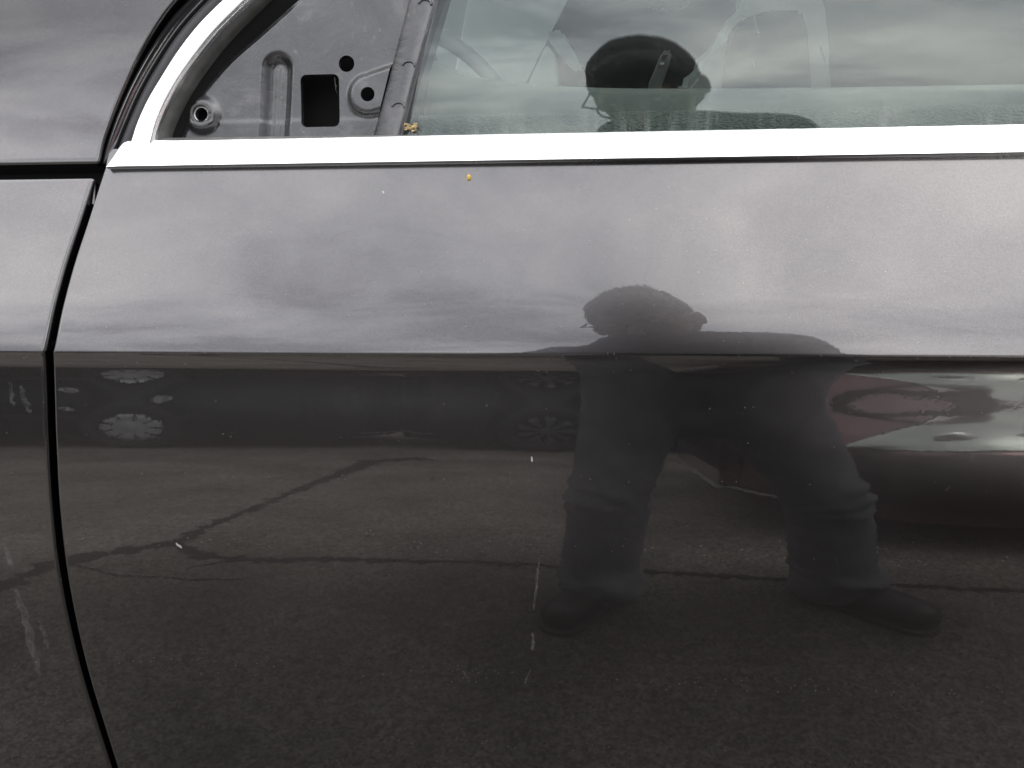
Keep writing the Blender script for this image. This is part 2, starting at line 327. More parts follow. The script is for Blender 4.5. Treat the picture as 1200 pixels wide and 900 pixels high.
def scuff_mat(nm='dusty_scuff', amt=.22, scl=300):
    mt, t, b = newmat(nm); l = t.links.new; o = t.nodes['Material Output']
    b.inputs['Base Color'].default_value = (.42, .41, .39, 1); b.inputs['Roughness'].default_value = .9
    c = N(t, 'ShaderNodeTexCoord'); n = N(t, 'ShaderNodeTexNoise', i_Scale=scl, i_Detail=6, i_Roughness=.7); l(c.outputs['Object'], n.inputs['Vector'])
    r = N(t, 'ShaderNodeMapRange'); r.inputs['From Min'].default_value = .36; r.inputs['From Max'].default_value = .72; r.inputs['To Max'].default_value = amt; l(n.outputs[0], r.inputs[0])
    tr = N(t, 'ShaderNodeBsdfTransparent'); ms = N(t, 'ShaderNodeMixShader'); l(r.outputs[0], ms.inputs[0]); l(tr.outputs[0], ms.inputs[1]); l(b.outputs[0], ms.inputs[2]); l(ms.outputs[0], o.inputs[0])
    return mt
M['scuff'] = scuff_mat()
M['film'] = scuff_mat('thin_dust_film', .12, 160)

# ------------------------------------------------------------------ object helpers
def link(name, me, mat, parent=None, smooth=True, **props):
    o = bpy.data.objects.new(name, me); COL.objects.link(o)
    for mm in (mat if isinstance(mat, list) else [mat]): me.materials.append(mm)
    if smooth: me.polygons.foreach_set('use_smooth', [True]*len(me.polygons))
    if parent: o.parent = parent
    for k, v in props.items(): o[k] = v
    me.update(); return o
def mesh(vs, fs, name='mesh'):
    me = bpy.data.meshes.new(name); me.from_pydata([tuple(map(float, v)) for v in vs], [], fs); me.validate(); return me
def bmo(name, bm, mat, parent=None, smooth=True, ang=None, **props):
    bmesh.ops.recalc_face_normals(bm, faces=bm.faces)
    me = bpy.data.meshes.new(name); bm.to_mesh(me); bm.free()
    o = link(name, me, mat, parent, smooth, **props)
    if ang is not None: me.set_sharp_from_angle(angle=R(ang))
    return o
def empty(name, loc, label, cat, group=None):
    o = bpy.data.objects.new(name, None); COL.objects.link(o); o.location = loc; o.empty_display_size = .1
    o['label'] = label; o['category'] = cat
    if group: o['group'] = group
    return o
def grid(rows):
    nv = len(rows[0]); vs = [p for r in rows for p in r]
    fs = [(i*nv+j, i*nv+j+1, (i+1)*nv+j+1, (i+1)*nv+j) for i in range(len(rows)-1) for j in range(nv-1)]
    return vs, fs
def box(bm, c, s, rot=None, bev=0.):
    r = bmesh.ops.create_cube(bm, size=1)
    mt = Matrix.Translation(c) @ (rot.to_4x4() if rot is not None else Matrix.Identity(4)) @ Matrix.Diagonal((*s, 1))
    bmesh.ops.transform(bm, matrix=mt, verts=r['verts'])
    if bev:
        es = list({e for v in r['verts'] for e in v.link_edges})
        bmesh.ops.bevel(bm, geom=es, offset=bev, segments=3, profile=.5, affect='EDGES')
def tube(bm, pts, rad, seg=8, caps=True):
    pts = [Vector(p) for p in pts]; rings = []
    rads = rad if isinstance(rad, (list, tuple)) else [rad]*len(pts)
    for i, p in enumerate(pts):
        d = (pts[min(i+1, len(pts)-1)]-pts[max(i-1, 0)]).normalized()
        a = d.orthogonal().normalized()
        if rings and True:
            a = (prev-d*prev.dot(d)).normalized()
        prev = a; b = d.cross(a)
        rings.append([bm.verts.new(p+(a*math.cos(2*math.pi*k/seg)+b*math.sin(2*math.pi*k/seg))*rads[i]) for k in range(seg)])
    for i in range(len(rings)-1):
        for k in range(seg): bm.faces.new((rings[i][k], rings[i][(k+1) % seg], rings[i+1][(k+1) % seg], rings[i+1][k]))
    if caps:
        bm.faces.new(rings[0][::-1]); bm.faces.new(rings[-1])
def spline(pts, n):                                     # resample a polyline smoothly by Catmull-Rom
    P = np.array(pts, float); P = np.vstack([2*P[0]-P[1], P, 2*P[-1]-P[-2]]); res = []
    segs = len(P)-3
    for q in np.linspace(0, segs-1e-6, n):
        i = int(q); u = q-i; a, b, c, d = P[i:i+4]
        res.append(.5*((2*b)+(-a+c)*u+(2*a-5*b+4*c-d)*u*u+(-a+3*b-3*c+d)*u**3))
    return np.array(res)

# ------------------------------------------------------------------ ground
g = 300
bm = bmesh.new()
vs = [bm.verts.new(p) for p in ((-g, -g, 0), (g, -g, 0), (g, g, 0), (-g, g, 0))]; bm.faces.new(vs)
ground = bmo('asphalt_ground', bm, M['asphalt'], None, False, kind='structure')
def refl_ground(px, py):
    P, t = on_prof(px, py); n = normal(t); d = cam.ray(px, py); r = d-2*(d@n)*n
    return P-r*(P[2]/r[2])
def crack(pts, w, jag=.01):
    P = [np.array(p) for p in pts]; L_ = []
    for i in range(len(P)-1):
        n = max(2, int(np.linalg.norm(P[i+1]-P[i])/.013))
        for q in range(n): L_.append((P[i]+(P[i+1]-P[i])*q/n, w[i]+(w[i+1]-w[i])*q/n))
    L_.append((P[-1], w[-1])); bm = bmesh.new(); prev = None
    for i, (p, ww) in enumerate(L_):
        a = L_[max(0, i-1)][0]; b = L_[min(len(L_)-1, i+1)][0]; d = (b-a)/max(1e-6, np.linalg.norm(b-a)); nn = np.array([-d[1], d[0]])
        wob = mnoise.noise(Vector((p[0]*14, p[1]*14, 1)))*jag*1.6; c = p+nn*(wob+random.gauss(0, jag*.25)); w1 = ww*.66*random.uniform(.35, 1.45)*(1+.5*mnoise.noise(Vector((p[0]*30, p[1]*30, 5))))
        cur = [bm.verts.new((c[0]+nn[0]*w1*k, c[1]+nn[1]*w1*k, z)) for k, z in ((-.5, .001), (-.25, .004), (.25, .0045), (.5, .001))]
        if prev:
            for k in range(3): bm.faces.new((prev[k], prev[k+1], cur[k+1], cur[k]))
        prev = cur
    bmo('tar_crack', bm, M['tar'], ground)
crack([(-2.0, -.35), (-1.45, -.62), (-1.215, -.78), (-1.2, -.94), (-1.10, -1.02), (-.995, -1.12), (-.977, -1.63), (-1.0, -2.4), (-1.02, -3.3), (-.8, -3.5)], [.05, .07, .08, .1, .09, .07, .06, .09, .22, .3], .012)
crack([(-.99, -1.12), (-.87, -1.02), (-.756, -.997), (-.54, -1.024), (-.22, -1.025), (-.02, -1.012), (.165, -.995), (.49, -.953), (.9, -.93), (1.6, -.98)], [.07, .07, .06, .05, .046, .044, .042, .04, .04, .04], .006)
crack([(-.78, -.99), (-.84, -.95), (-.87, -.93)], [.02, .015, .01], .005)
crack([(-1.15, -.93), (-1.0, -.87), (-.8, -.86), (-.72, -.87)], [.012, .012, .01, .006], .006)

# ------------------------------------------------------------------ the dark grey car
car = empty('grey_car', (0, .4, 0), 'dark grey metallic car seen close up with its door mirror removed', 'car')
def attach(o, parent=car):                              # keep the world place when parenting to a moved empty
    o.parent = parent; o.matrix_parent_inverse = Matrix.Translation(parent.location).inverted(); return o
door = None
gap_px = [(118, 196), (115, 205), (98, 258), (80, 313), (67, 362), (57.5, 408), (56.5, 420), (57, 432), (58.5, 480), (60.5, 530), (64, 590), (74, 675), (89, 750), (102, 800), (117.5, 850), (133.5, 900), (153, 955)]
gp = np.array([on_prof(*q)[0] for q in gap_px]); o_ = np.argsort(gp[:, 2])
fgap = pchip(gp[o_, 2], gp[o_, 0])
def gapx(z): return float(fgap(np.clip(z, .30, gp[:, 2].max())))+min(0, z-.30)*-.9
def arc_end(p, t, sign, r=.0028, depth=.02):            # panel edge rolling inwards (sign +1: upper edge, -1: lower edge)
    res = []; y, z = p; n = 6
    for i in range(1, n+1):
        a = t+sign*math.pi/2*i/n; am = t+sign*math.pi/2*(i-.5)/n; ds = r*math.pi/2/n
        y += math.sin(am)*ds*sign; z += math.cos(am)*ds*sign; res.append((y, z, a))
    a = t+sign*math.pi/2
    res.append((y+math.sin(a)*sign*depth, z+math.cos(a)*sign*depth, a)); return res
FIL = [(0., 0., 0.)]+[(.003*math.sin(a), .003*(1-math.cos(a)), a) for a in np.linspace(0, math.pi/2, 6)[1:]]
def panel(name, rows, xl, xr, mat, parent, roll_l=True, roll_r=False, nx=10):
    R_ = []
    for (y, z, t) in rows:
        n = normal(t); a = xl(z); b = xr(z); row = []
        if roll_l:
            row.append((a, y, z, .022)); row += [(a+.003-s, y, z, d) for s, d, _ in FIL[::-1]]
        else: row.append((a, y, z, 0))
        s0 = a+(.003 if roll_l else 0); s1 = b-(.003 if roll_r else 0)
        if roll_l: row.append((s0+.0006, y, z, 0))
        row += [(s0+(s1-s0)*(k/nx)**1.5, y, z, 0) for k in range(1, nx)]
        if roll_r: row.append((s1-.0006, y, z, 0))
        if roll_r:
            row += [(b-.003+s, y, z, d) for s, d, _ in FIL]; row.append((b, y, z, .022))
        else: row.append((b, y, z, 0))
        R_.append([(x, yy-n[1]*dd, zz-n[2]*dd) for x, yy, zz, dd in row])
    vs, fs = grid(R_)
    o = link(name, mesh(vs, [f[::-1] for f in fs]), mat, None); attach(o, parent); return o
HW = .0029
door = panel('front_door', PROF, lambda z: gapx(z)+HW, lambda z: .82, M['paint'], car)
z_gapbot = on_prof(60, 206)[0][2]
rf = [p for p in PROF if p[1] < z_gapbot-.003]
rf = arc_end(rf[0][:2], rf[0][2], 1)[::-1]+rf
fender = panel('front_fender', rf, lambda z: -1.25, lambda z: gapx(z)-HW, M['paint'], car, False, True)
# panel at the foot of the windscreen pillar, above the fender
pt0 = on_prof(60, 189)[0]
y, z, t = pt0[1], pt0[2], R(27); pr = [(y, z, t)]
for i in range(60):
    t = max(R(12), t-R(.5)); y += math.sin(t)*.004; z += math.cos(t)*.004; pr.append((y, z, t))
pil_edge_px = [(116, 190), (119, 172), (130, 139), (148, 97), (171, 54), (196, 18), (212, 0), (234, -22)]
PT = (0, pt0[1], pt0[2])
pe = np.array([on_plane(a, b, PT, R(22)) for a, b in pil_edge_px]); fpe = pchip(pe[:, 2], pe[:, 0])
zmx = pe[:, 2].max()
rows = pr[::-1]+arc_end(pr[0][:2], pr[0][2], -1)
rows = [q for q in rows if q[1] < zmx+.1]
pillar = panel('pillar_panel', rows, lambda z: -.9, lambda z: float(fpe(np.clip(z, pe[0, 2], zmx)))+max(0, z-zmx)*1.1, M['paint'], car, False, True)
# rear door and sill, out of the picture but standing there
panel('rear_door', PROF, lambda z: .826, lambda z: 1.75, M['paint'], car)
# dark shell behind the shut lines
bm = bmesh.new()
vs_, fs_ = grid([[(x, y+.028*math.cos(t), z-.028*math.sin(t)) for x in (-1.2, -.6, 0, 1.7)] for y, z, t in PROF+[] if True][::8])
attach(link('door_jamb', mesh(vs_, fs_), M['void']))
bm = bmesh.new(); box(bm, (.2, .045, .215), (2.9, .09, .13), None, .02); attach(bmo('sill', bm, M['paint'], None))
bm = bmesh.new(); box(bm, (.2, .93, .2), (2.9, 1.66, .06)); attach(bmo('underbody', bm, M['void'], None, False))
def car_loft(name, secs, mat):
    vs, fs = grid([q+[q[0]] for q in secs]); nv = len(secs[0])+1
    fs = fs+[tuple(range(nv-1))[::-1], tuple((len(secs)-1)*nv+k for k in range(nv-1))]
    attach(link(name, mesh(vs, fs), mat, None, False))
car_loft('roof', [[(.02, .30, 1.42), (.02, 1.36, 1.42), (2.0, 1.36, 1.41), (2.0, .30, 1.41)], [(.10, .36, 1.46), (.10, 1.30, 1.46), (1.9, 1.30, 1.45), (1.9, .36, 1.45)]], M['paint'])
car_loft('rear_window_glass', [[(.95, .105, .97), (.95, .125, .97), (1.72, .125, .97), (1.72, .105, .97)], [(1.05, .29, 1.41), (1.05, .31, 1.41), (1.60, .31, 1.41), (1.60, .29, 1.41)]], M['car_glass'])
car_loft('bonnet', [[(-2.0, .25, .78), (-2.0, 1.45, .78), (-.95, 1.5, .99), (-.95, .18, .99)], [(-1.95, .3, .84), (-1.95, 1.4, .84), (-1.0, 1.4, 1.03), (-1.0, .26, 1.03)]], M['paint'])
car_loft('windscreen', [[(-1.0, .24, 1.02), (-1.0, 1.42, 1.02), (-.97, 1.42, 1.02), (-.97, .24, 1.02)], [(.03, .36, 1.425), (.03, 1.30, 1.425), (.06, 1.30, 1.425), (.06, .36, 1.425)]], M['lens'])
# ---- belt trim
zb0 = on_prof(660, 190)[0]; TP = (0, zb0[1]+.002, zb0[2]); TT = R(21)
tb = lambda px: 199-(px-122)*(199-182.5)/1078
tt = lambda px: 164.6-(px-150)*(164.6-145)/1050
def ribbon(name, lowpx, highpx, sec, mat, parent, pt=TP, tilt=TT, base=0.):
    """strip between two edges lying on the window plane; sec = list of (u across, outward height)"""
    n = normal(tilt); rows = []
    for a, b in zip(lowpx, highpx):
        A = on_plane(*a, pt, tilt, base); B = on_plane(*b, pt, tilt, base)
        rows.append([A+(B-A)*u+n*h for u, h in sec])
    vs, fs = grid(rows); o = link(name, mesh(vs, fs), mat); attach(o, parent)
    bm = bmesh.new(); bm.from_mesh(o.data); bmesh.ops.holes_fill(bm, edges=[e for e in bm.edges if e.is_boundary and False]); bmesh.ops.recalc_face_normals(bm, faces=bm.faces)
    bm.to_mesh(o.data); bm.free(); o.data.set_sharp_from_angle(angle=R(50)); return o
SECB = [(.0, -.006), (0, .0045), (.015, .0062), (.05, .0072), (.2, .0068), (.4, .0057), (.6, .0041), (.8, .0023), (.92, .0010), (.98, .0000), (1, -.001), (1, -.016)]
lo_, hi_ = [], []
for i in range(13):
    a = i/12*math.pi/2; 
    px = 130+20*(1-math.cos(a)); top = tt(150)+(tb(130)-tt(150)-9)*(1-math.sin(a))
    lo_.append((px, tb(px))); hi_.append((136+14*(1-math.cos(a)), top))
for px in np.linspace(160, 1500, 40): lo_.append((px, tb(px))); hi_.append((px, tt(px)))
trim = ribbon('belt_trim', lo_, hi_, SECB, M['chrome'], car, base=.0005)
# thin rubber lip under the trim and between trim and glass
ribbon('belt_seal', [(px, tb(px)+.4) for px in np.linspace(128, 1500, 30)], [(px, tb(px)-2) for px in np.linspace(128, 1500, 30)], [(0, -.012), (0, .0012), (.4, .0022), (1, .0012), (1, -.01)], M['rubber'], car)
# ---- chrome leg rising at the pillar
leg_out = spline([(147, 181), (153, 164), (160, 143), (172, 117), (188, 90), (207, 60), (230, 30), (256, 3), (282, -22)], 40)
leg_in = spline([(177, 180), (181, 163), (186, 145), (197, 120), (213, 92), (233, 64), (256, 36), (286, 6), (312, -20)], 40)
SECL = [(0, -.012), (0, -.0015), (.04, .0003), (.12, .0013), (.35, .0022), (.6, .0024), (.86, .0019), (.96, .0005), (1, -.001), (1, -.016)]
ribbon('pillar_trim', leg_out, leg_in, SECL, M['chrome'], car, base=.001)
# outer weatherstrip in two bands, with a dusty groove
e0 = spline([(117, 192), (121, 172), (132, 139), (150, 97), (173, 54), (198, 18), (214, 0), (236, -22)], 40)
e2 = spline([(136, 190), (147, 170), (160, 143), (172, 117), (189, 88), (208, 58), (232, 28), (270, -12)], 40)
e1 = e0*.52+e2*.48
ribbon('pillar_seal', e0, e1, [(0, -.03), (0.02, -.006), (.2, -.0015), (.5, .0), (.8, -.002), (1, -.006), (1, -.02)], M['gloss_black'], car)
ribbon('pillar_seal', e1, e2, [(0, -.02), (.03, -.007), (.12, -.0045), (.5, -.003), (.85, -.0045), (1.06, -.009), (1.06, -.02)], M['rubber'], car)
# inner lip beside the chrome
l_in = spline([(205, 161), (209, 145), (219, 122), (236, 94), (256, 66), (279, 38), (308, 8), (334, -18)], 40)
l_mid = leg_in*.70+l_in*.30
ribbon('glazing_lip', leg_in-np.array([1.5, 0]), l_mid, [(0, -.004), (.15, -.0032), (.6, -.005), (1, -.009), (1, -.03)], M['rubber_grey'], car)
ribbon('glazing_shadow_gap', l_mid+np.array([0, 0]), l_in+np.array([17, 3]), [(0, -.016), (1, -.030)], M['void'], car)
# cavity
cav = [(130, 175), (492, 175), (522, -60), (280, -60), (190, 60)]
P_ = [on_plane(a, b, TP, TT, -.045) for a, b in cav]
attach(link('frame_cavity', mesh(P_, [tuple(range(len(P_)))]), M['void'], None, False))

# ---- pressed plate where the mirror was bolted on
SP = TP; SOFF = -.020; ST = R(17)
ex = np.array([1., 0, 0]); ez = np.array([0, math.sin(ST), math.cos(ST)]); en = normal(ST)
so_ = np.array(SP)+en*SOFF
def loc2(px, py):
    q = on_plane(px, py, SP, ST, SOFF)-so_; return np.array([q@ex, q@ez])
def glob(u, v, h): return so_+ex*u+ez*v+en*h
PXM = np.linalg.norm(loc2(350, 100)-loc2(351, 100))       # metres per photo pixel here
lef = np.array([loc2(*q) for q in [(208, 166), (215, 148), (231, 112), (247, 92), (265, 73), (305, 38), (348, 0), (376, -25)]]); flef = pchip(lef[:, 1], lef[:, 0])
rig = np.array([loc2(*q) for q in [(437, 166), (442, 148), (460, 76), (480, 0), (487, -25)]]); frig = pchip(rig[:, 1], rig[:, 0])
bolt = loc2(238, 135); boss = loc2(432.5, 112); hole = loc2(406, 74.5); sq0, sq1 = loc2(353.5, 149.5), loc2(397, 86.5)
sqc = (sq0+sq1)/2; sqh = np.abs(sq1-sq0)/2; rb0, rb1 = loc2(321, 175), loc2(325, 80)
def sd_circ(p, c, r): return np.hypot(p[0]-c[0], p[1]-c[1])-r
def sd_rr(p, c, h, r):
    q = np.abs(p-c)-h+r; return np.hypot(max(q[0], 0), max(q[1], 0))+min(max(q[0], q[1]), 0)-r
def sd_seg(p, a, b):
    t = np.clip((p-a)@(b-a)/((b-a)@(b-a)), 0, 1); return np.linalg.norm(p-a-(b-a)*t)
holes = [lambda p: sd_circ(p, bolt, 7.2*PXM), lambda p: sd_circ(p, boss, 8*PXM), lambda p: sd_circ(p, hole, 9*PXM), lambda p: sd_rr(p, sqc, sqh, 7*PXM)]
def sst(a, b, x):
    u = np.clip((x-a)/(b-a), 0, 1); return u*u*(3-2*u)
def hgt(p):
    h = 0.
    d = sd_seg(p, rb0, rb1)/PXM                          # raised rib with a dished centre
    h += -.0085*(1-sst(5, 20, d))+.0022*(1-sst(0, 12, d))
    d = sd_circ(p, bolt, 0)/PXM; h += .0045*(1-sst(14, 24, d))-.0022*(1-sst(7.5, 11, d))
    d = np.linalg.norm((p-boss)*np.array([1, 1]))/PXM
    dd = d if p[0] < boss[0] else min(d, sd_seg(p, boss, boss+np.array([40*PXM, 12*PXM]))/PXM)
    h += .0046*(1-sst(17, 27, dd))
    yb_ = (p[1]-loc2(330, 141)[1])/PXM; h += .0009*(1-sst(-3, 3, yb_))   # folded step along the bottom
    el = (p[0]-float(flef(p[1])))/PXM; h -= .006*(1-sst(-4, 9, el))     # edge turned in at the left
    h += .0007*mnoise.noise(Vector((p[0]*28, p[1]*28, .3)))
    return h
nv_, nu_ = 118, 150; v0, v1 = loc2(330, 166)[1], loc2(330, -25)[1]
rows = []
for i in range(nv_+1):
    v = v0+(v1-v0)*i/nv_; a, b = float(flef(v))-4*PXM, float(frig(v)); row = []
    for j in range(nu_+1):
        p = np.array([a+(b-a)*j/nu_, v])
        for sd in holes:
            s = sd(p)
            if abs(s) < .75*PXM*2:
                e_ = 1e-5; gr = np.array([sd(p+[e_, 0])-sd(p-[e_, 0]), sd(p+[0, e_])-sd(p-[0, e_])])/(2*e_); gn = np.linalg.norm(gr)
                if gn > .3: p = p-gr/gn*s
        row.append(p)
    rows.append(row)
V_ = [glob(p[0], p[1], hgt(p)) for r in rows for p in r]; F_ = []
nv2 = nu_+1
for i in range(nv_):
    for j in range(nu_):
        c = (rows[i][j]+rows[i+1][j+1]+rows[i][j+1]+rows[i+1][j])/4
        if min(sd(c) for sd in holes) > 0: F_.append((i*nv2+j, i*nv2+j+1, (i+1)*nv2+j+1, (i+1)*nv2+j))
bm = bmesh.new(); bm.from_mesh(mesh(V_, F_))
bmesh.ops.delete(bm, geom=[v for v in bm.verts if not v.link_faces], context='VERTS')
be = []
for e_ in bm.edges:
    if e_.is_boundary:
        q = np.array((e_.verts[0].co+e_.verts[1].co)/2)-so_; p = np.array([q@ex, q@ez])
        if min(abs(sd(p)) for sd in holes) < 3*PXM: be.append(e_)
r_ = bmesh.ops.extrude_edge_only(bm, edges=be)
for v in r_['geom']:
    if isinstance(v, bmesh.types.BMVert): v.co -= Vector(en)*.006
me = bpy.data.meshes.new('p'); bm.to_mesh(me); bm.free()
plate = link('mirror_mount_plate', me, M['sheet']); attach(plate); me.set_sharp_from_angle(angle=R(60))
def ring_at(name, c, r0, r1, h, mat, arc=(0, 360), tilt=0):
    bm = bmesh.new(); pts = []
    for a in np.linspace(R(arc[0]), R(arc[1]), 25): pts.append(glob(c[0]+r0*math.cos(a), c[1]+r0*math.sin(a), h))
    tube(bm, pts, r1, 6); o = bmo(name, bm, mat); o.parent = plate; return o
ring_at('rubbed_bolt_collar', bolt, 11*PXM, 1.9*PXM, .0042, M['rubber_grey'])
ring_at('rubbed_bolt_collar', bolt, 8.4*PXM, 1.2*PXM, .0025, simple('bare_scraped_metal', (.35, .35, .36), .4, .8, var=.5, vscale=500))
for (a, b, n_) in (((285, 139), (306, 141), 9), ((333, 139), (352, 138), 8), ((398, 132), (404, 137), 5), ((228, 120), (244, 122), 7), ((247, 128), (251, 146), 7), ((392, 90), (395, 110), 6)):
    rws = []
    for i in range(n_+1):
        c0 = loc2(a[0]+(b[0]-a[0])*i/n_+random.gauss(0, .4), a[1]+(b[1]-a[1])*i/n_+random.gauss(0, .5)); w_ = PXM*random.uniform(.5, 1.6)*math.sin(math.pi*(i+.4)/(n_+.8))
        d_ = (loc2(*b)-loc2(*a)); d_ /= np.linalg.norm(d_); nn_ = np.array([-d_[1], d_[0]])
        rws.append([glob(*(c0+nn_*w_*k), hgt(c0+nn_*w_*k)+.0003) for k in (-.5, .5)])
    vs_, fs_ = grid(rws); link('scrape_mark', mesh(vs_, fs_), M['scuff']).parent = plate
# ---- guide rail beside the glass
ga = spline([(437, 160), (441, 148), (460, 76), (480, 0), (487, -25)], 30); gb = spline([(470, 160), (474, 146), (490, 84), (514, 0), (522, -28)], 30)
rail = ribbon('window_guide_rail', ga, gb, [(0, -.006), (.0, .0006), (.05, .0022), (.12, .0016), (.5, .0014), (.82, .0014), (.9, .0028), (.97, .0024), (1, -.001), (1, -.01)], M['sheet'], car, SP, ST, SOFF+.002)
for (a, b) in ((499, 5), (480, 77), (468, 125)):
    bm = bmesh.new(); c0 = loc2(a, b); pts = [glob(c0[0]+7*PXM*math.cos(q), c0[1]+5.5*PXM*math.sin(q)-2*PXM, .0036) for q in np.linspace(R(-10), R(170), 14)]
    tube(bm, pts, .0011, 6); o = bmo('pressed_rib', bm, M['sheet']); o.parent = rail
ribbon('glass_channel_seal', gb-np.array([1, 0]), gb+np.array([10, 0]), [(0, -.006), (0, .0022), (.3, .0034), (.62, .002), (.75, -.001), (1, -.003), (1, -.012)], M['rubber'], car, SP, ST, SOFF+.002)
ribbon('sill_ledge', [(px, 169) for px in np.linspace(175, 500, 12)], [(px, 160.5-(px-200)*.012) for px in np.linspace(175, 500, 12)], [(0, .001), (.6, .0), (1, -.002), (1.05, -.03)], M['rubber_grey'], car, TP, TT, -.004)
# ---- door glass
GL = [(165, 24), (150, 25.5), (110, 30), (40, 38.5), (0, 43), (-60, 49)]
fg = pchip([a for a, _ in GL[::-1]], [b for _, b in GL[::-1]])
ysg = np.arange(165, -60, -4.); q0 = on_plane(660, 165, TP, TT, -.013)
gpf = integrate(ysg, fg(ysg), (q0[1], q0[2]))
gl_l = np.array([on_plane(a, b, TP, TT, -.02) for a, b in [(478, 165), (495, 84), (516, 0), (532, -60)]]); fgl = pchip(gl_l[:, 2], gl_l[:, 0])
rws = []
for y, z, t in gpf:
    a = float(fgl(np.clip(z, gl_l[0, 2], gl_l[-1, 2]))); rws.append([(x, y, z) for x in np.linspace(a, .85, 8)])
vs_, fs_ = grid(rws); nn = len(vs_)
vin = []
for (y, z, t), r_ in zip(gpf, rws):
    n = normal(t); vin += [(x, yy-n[1]*.004, zz-n[2]*.004) for x, yy, zz in r_]
bm = bmesh.new(); bm.from_mesh(mesh(vs_+vin, fs_+[tuple(k+nn for k in f[::-1]) for f in fs_]))
me = bpy.data.meshes.new('g'); bm.to_mesh(me); bm.free()
attach(link('door_glass', me, M['glass']))

# ------------------------------------------------------------------ cabin seen through the glass
def cab(name, bm, mat, smooth=True, ang=40, parent=None):
    o = bmo(name, bm, mat, None, smooth, ang)
    if parent is None: attach(o)
    else: o.parent = parent
    return o
IP = np.array(TP)
def at_y(px, py, yy):
    d = cam.ray(px, py); return cam.p+d*((yy-cam.p[1])/d[1])
# door card: smooth upper face and a grained ledge in front of it
top = spline([(490, 66), (510, 74), (527, 81), (560, 91), (615, 99), (700, 104), (800, 105), (1000, 103.5), (1200, 100), (1450, 96)], 40)
yA, yB = IP[1]+.085, IP[1]+.045
rows = []
for p in top:
    T_ = at_y(p[0], p[1], yA); 
    rows.append([T_+np.array([0, .06, -.05]), T_+np.array([0, .02, 0.000]), T_+np.array([0, .006, .000]), T_, T_+np.array([0, -.003, -.004]), T_+np.array([0, -.012, -.03]), T_+np.array([0, -.02, -.07])])
vs_, fs_ = grid(rows); attach(link('door_card', mesh(vs_, fs_), M['card']))
led = [(px, 131-(px-700)*.019) for px in np.linspace(470, 1450, 20)]
rows = []
for p in led:
    T_ = at_y(p[0], p[1], yB+.015); rows.append([T_+np.array([0, .02, -.006]), T_, T_+np.array([0, -.004, -.003]), T_+np.array([0, -.022, -.03]), T_+np.array([0, -.03, -.09])])
vs_, fs_ = grid(rows); attach(link('door_card_ledge', mesh(vs_, fs_), M['card_weave']))
# cabin shell
bm = bmesh.new()
x0, x1, yf, zl, zh = -1.1, 1.6, 1.55, .25, 1.36
for quad in ([(x0, .2, zl), (x1, .2, zl), (x1, yf, zl), (x0, yf, zl)], [(x0, yf, zl), (x1, yf, zl), (x1, yf, 1.5), (x0, yf, 1.5)], [(x0, .2, zl), (x0, yf, zl), (x0, yf, 1.0), (x0, .2, 1.0)], [(x1, .2, zl), (x1, yf, zl), (x1, yf, 1.45), (x1, .2, 1.45)], [(-.3, .28, 1.45), (x1, .28, 1.45), (x1, yf, 1.5), (-.3, yf, 1.5)]):
    bm.faces.new([bm.verts.new(q) for q in quad])
cab('cabin_lining', bm, M['seat_dark'], False)
bm = bmesh.new(); tube(bm, [(-1.1, .13, .98), (-.62, .2, 1.25), (-.3, .26, 1.46)], .03, 8); cab('windscreen_pillar', bm, M['plastic'])
# far pillar trim, windscreen corner panel
def slab(pxs, yy, th, mat, name, bev=.004):
    bm = bmesh.new(); P = [at_y(a, b, yy) for a, b in pxs]
    f = [bm.verts.new(p) for p in P]; bk = [bm.verts.new(p+np.array([0, th, 0])) for p in P]; n = len(P)
    bm.faces.new(f)
    bm.faces.new(bk[::-1])
    for i in range(n): bm.faces.new((f[i], bk[i], bk[(i+1) % n], f[(i+1) % n]))
    if bev: bmesh.ops.bevel(bm, geom=[e for e in bm.edges], offset=bev, segments=2, affect='EDGES')
    return cab(name, bm, mat)
slab([(533, 84), (548, 0), (556, -40), (690, -40), (665, 0), (613, 108), (575, 108)], 1.40, .03, M['pale_plastic'], 'far_door_card')
slab([(486, 112), (500, 40), (510, -40), (562, -40), (553, 0), (537, 84), (534, 112)], 1.43, .03, M['seat_pale'], 'windscreen_base_trim')
slab([(614, 108), (640, 52), (652, 66), (656, 110)], 1.36, .03, M['pale_plastic'], 'far_corner_trim')
slab([(640, 42), (648, 34), (660, 36), (672, 66), (686, 80), (678, 86), (664, 76), (650, 58)], 1.22, .03, M['seat_pale'], 'grab_handle', .006)
slab([(800, 112), (802, 100), (814, 88), (832, 76), (846, 52), (856, 28), (868, 14), (884, 2), (890, -40), (960, -40), (958, 10), (972, 60), (977, 112)], .98, .10, M['seat_pale'], 'passenger_seat', .012)
slab([(846, 112), (850, 70), (856, 36), (872, 22), (900, 12), (940, 12), (948, 40), (952, 112)], .955, .02, M['seat_dark'], 'seat_centre_panel', .006)
slab([(758, 112), (762, 96), (776, 62), (783, 57), (788, 60), (786, 72), (772, 112)], .80, .015, M['stalk'], 'seat_belt_stalk', .004)
slab([(774.5, 70), (777, 64), (783, 64), (780.5, 70)], .79, .004, M['void'], 'belt_buckle_slot', .001)
slab([(773, 76), (774, 73), (779, 73), (778, 76)], .79, .004, M['silver'], 'belt_buckle_button', .001)
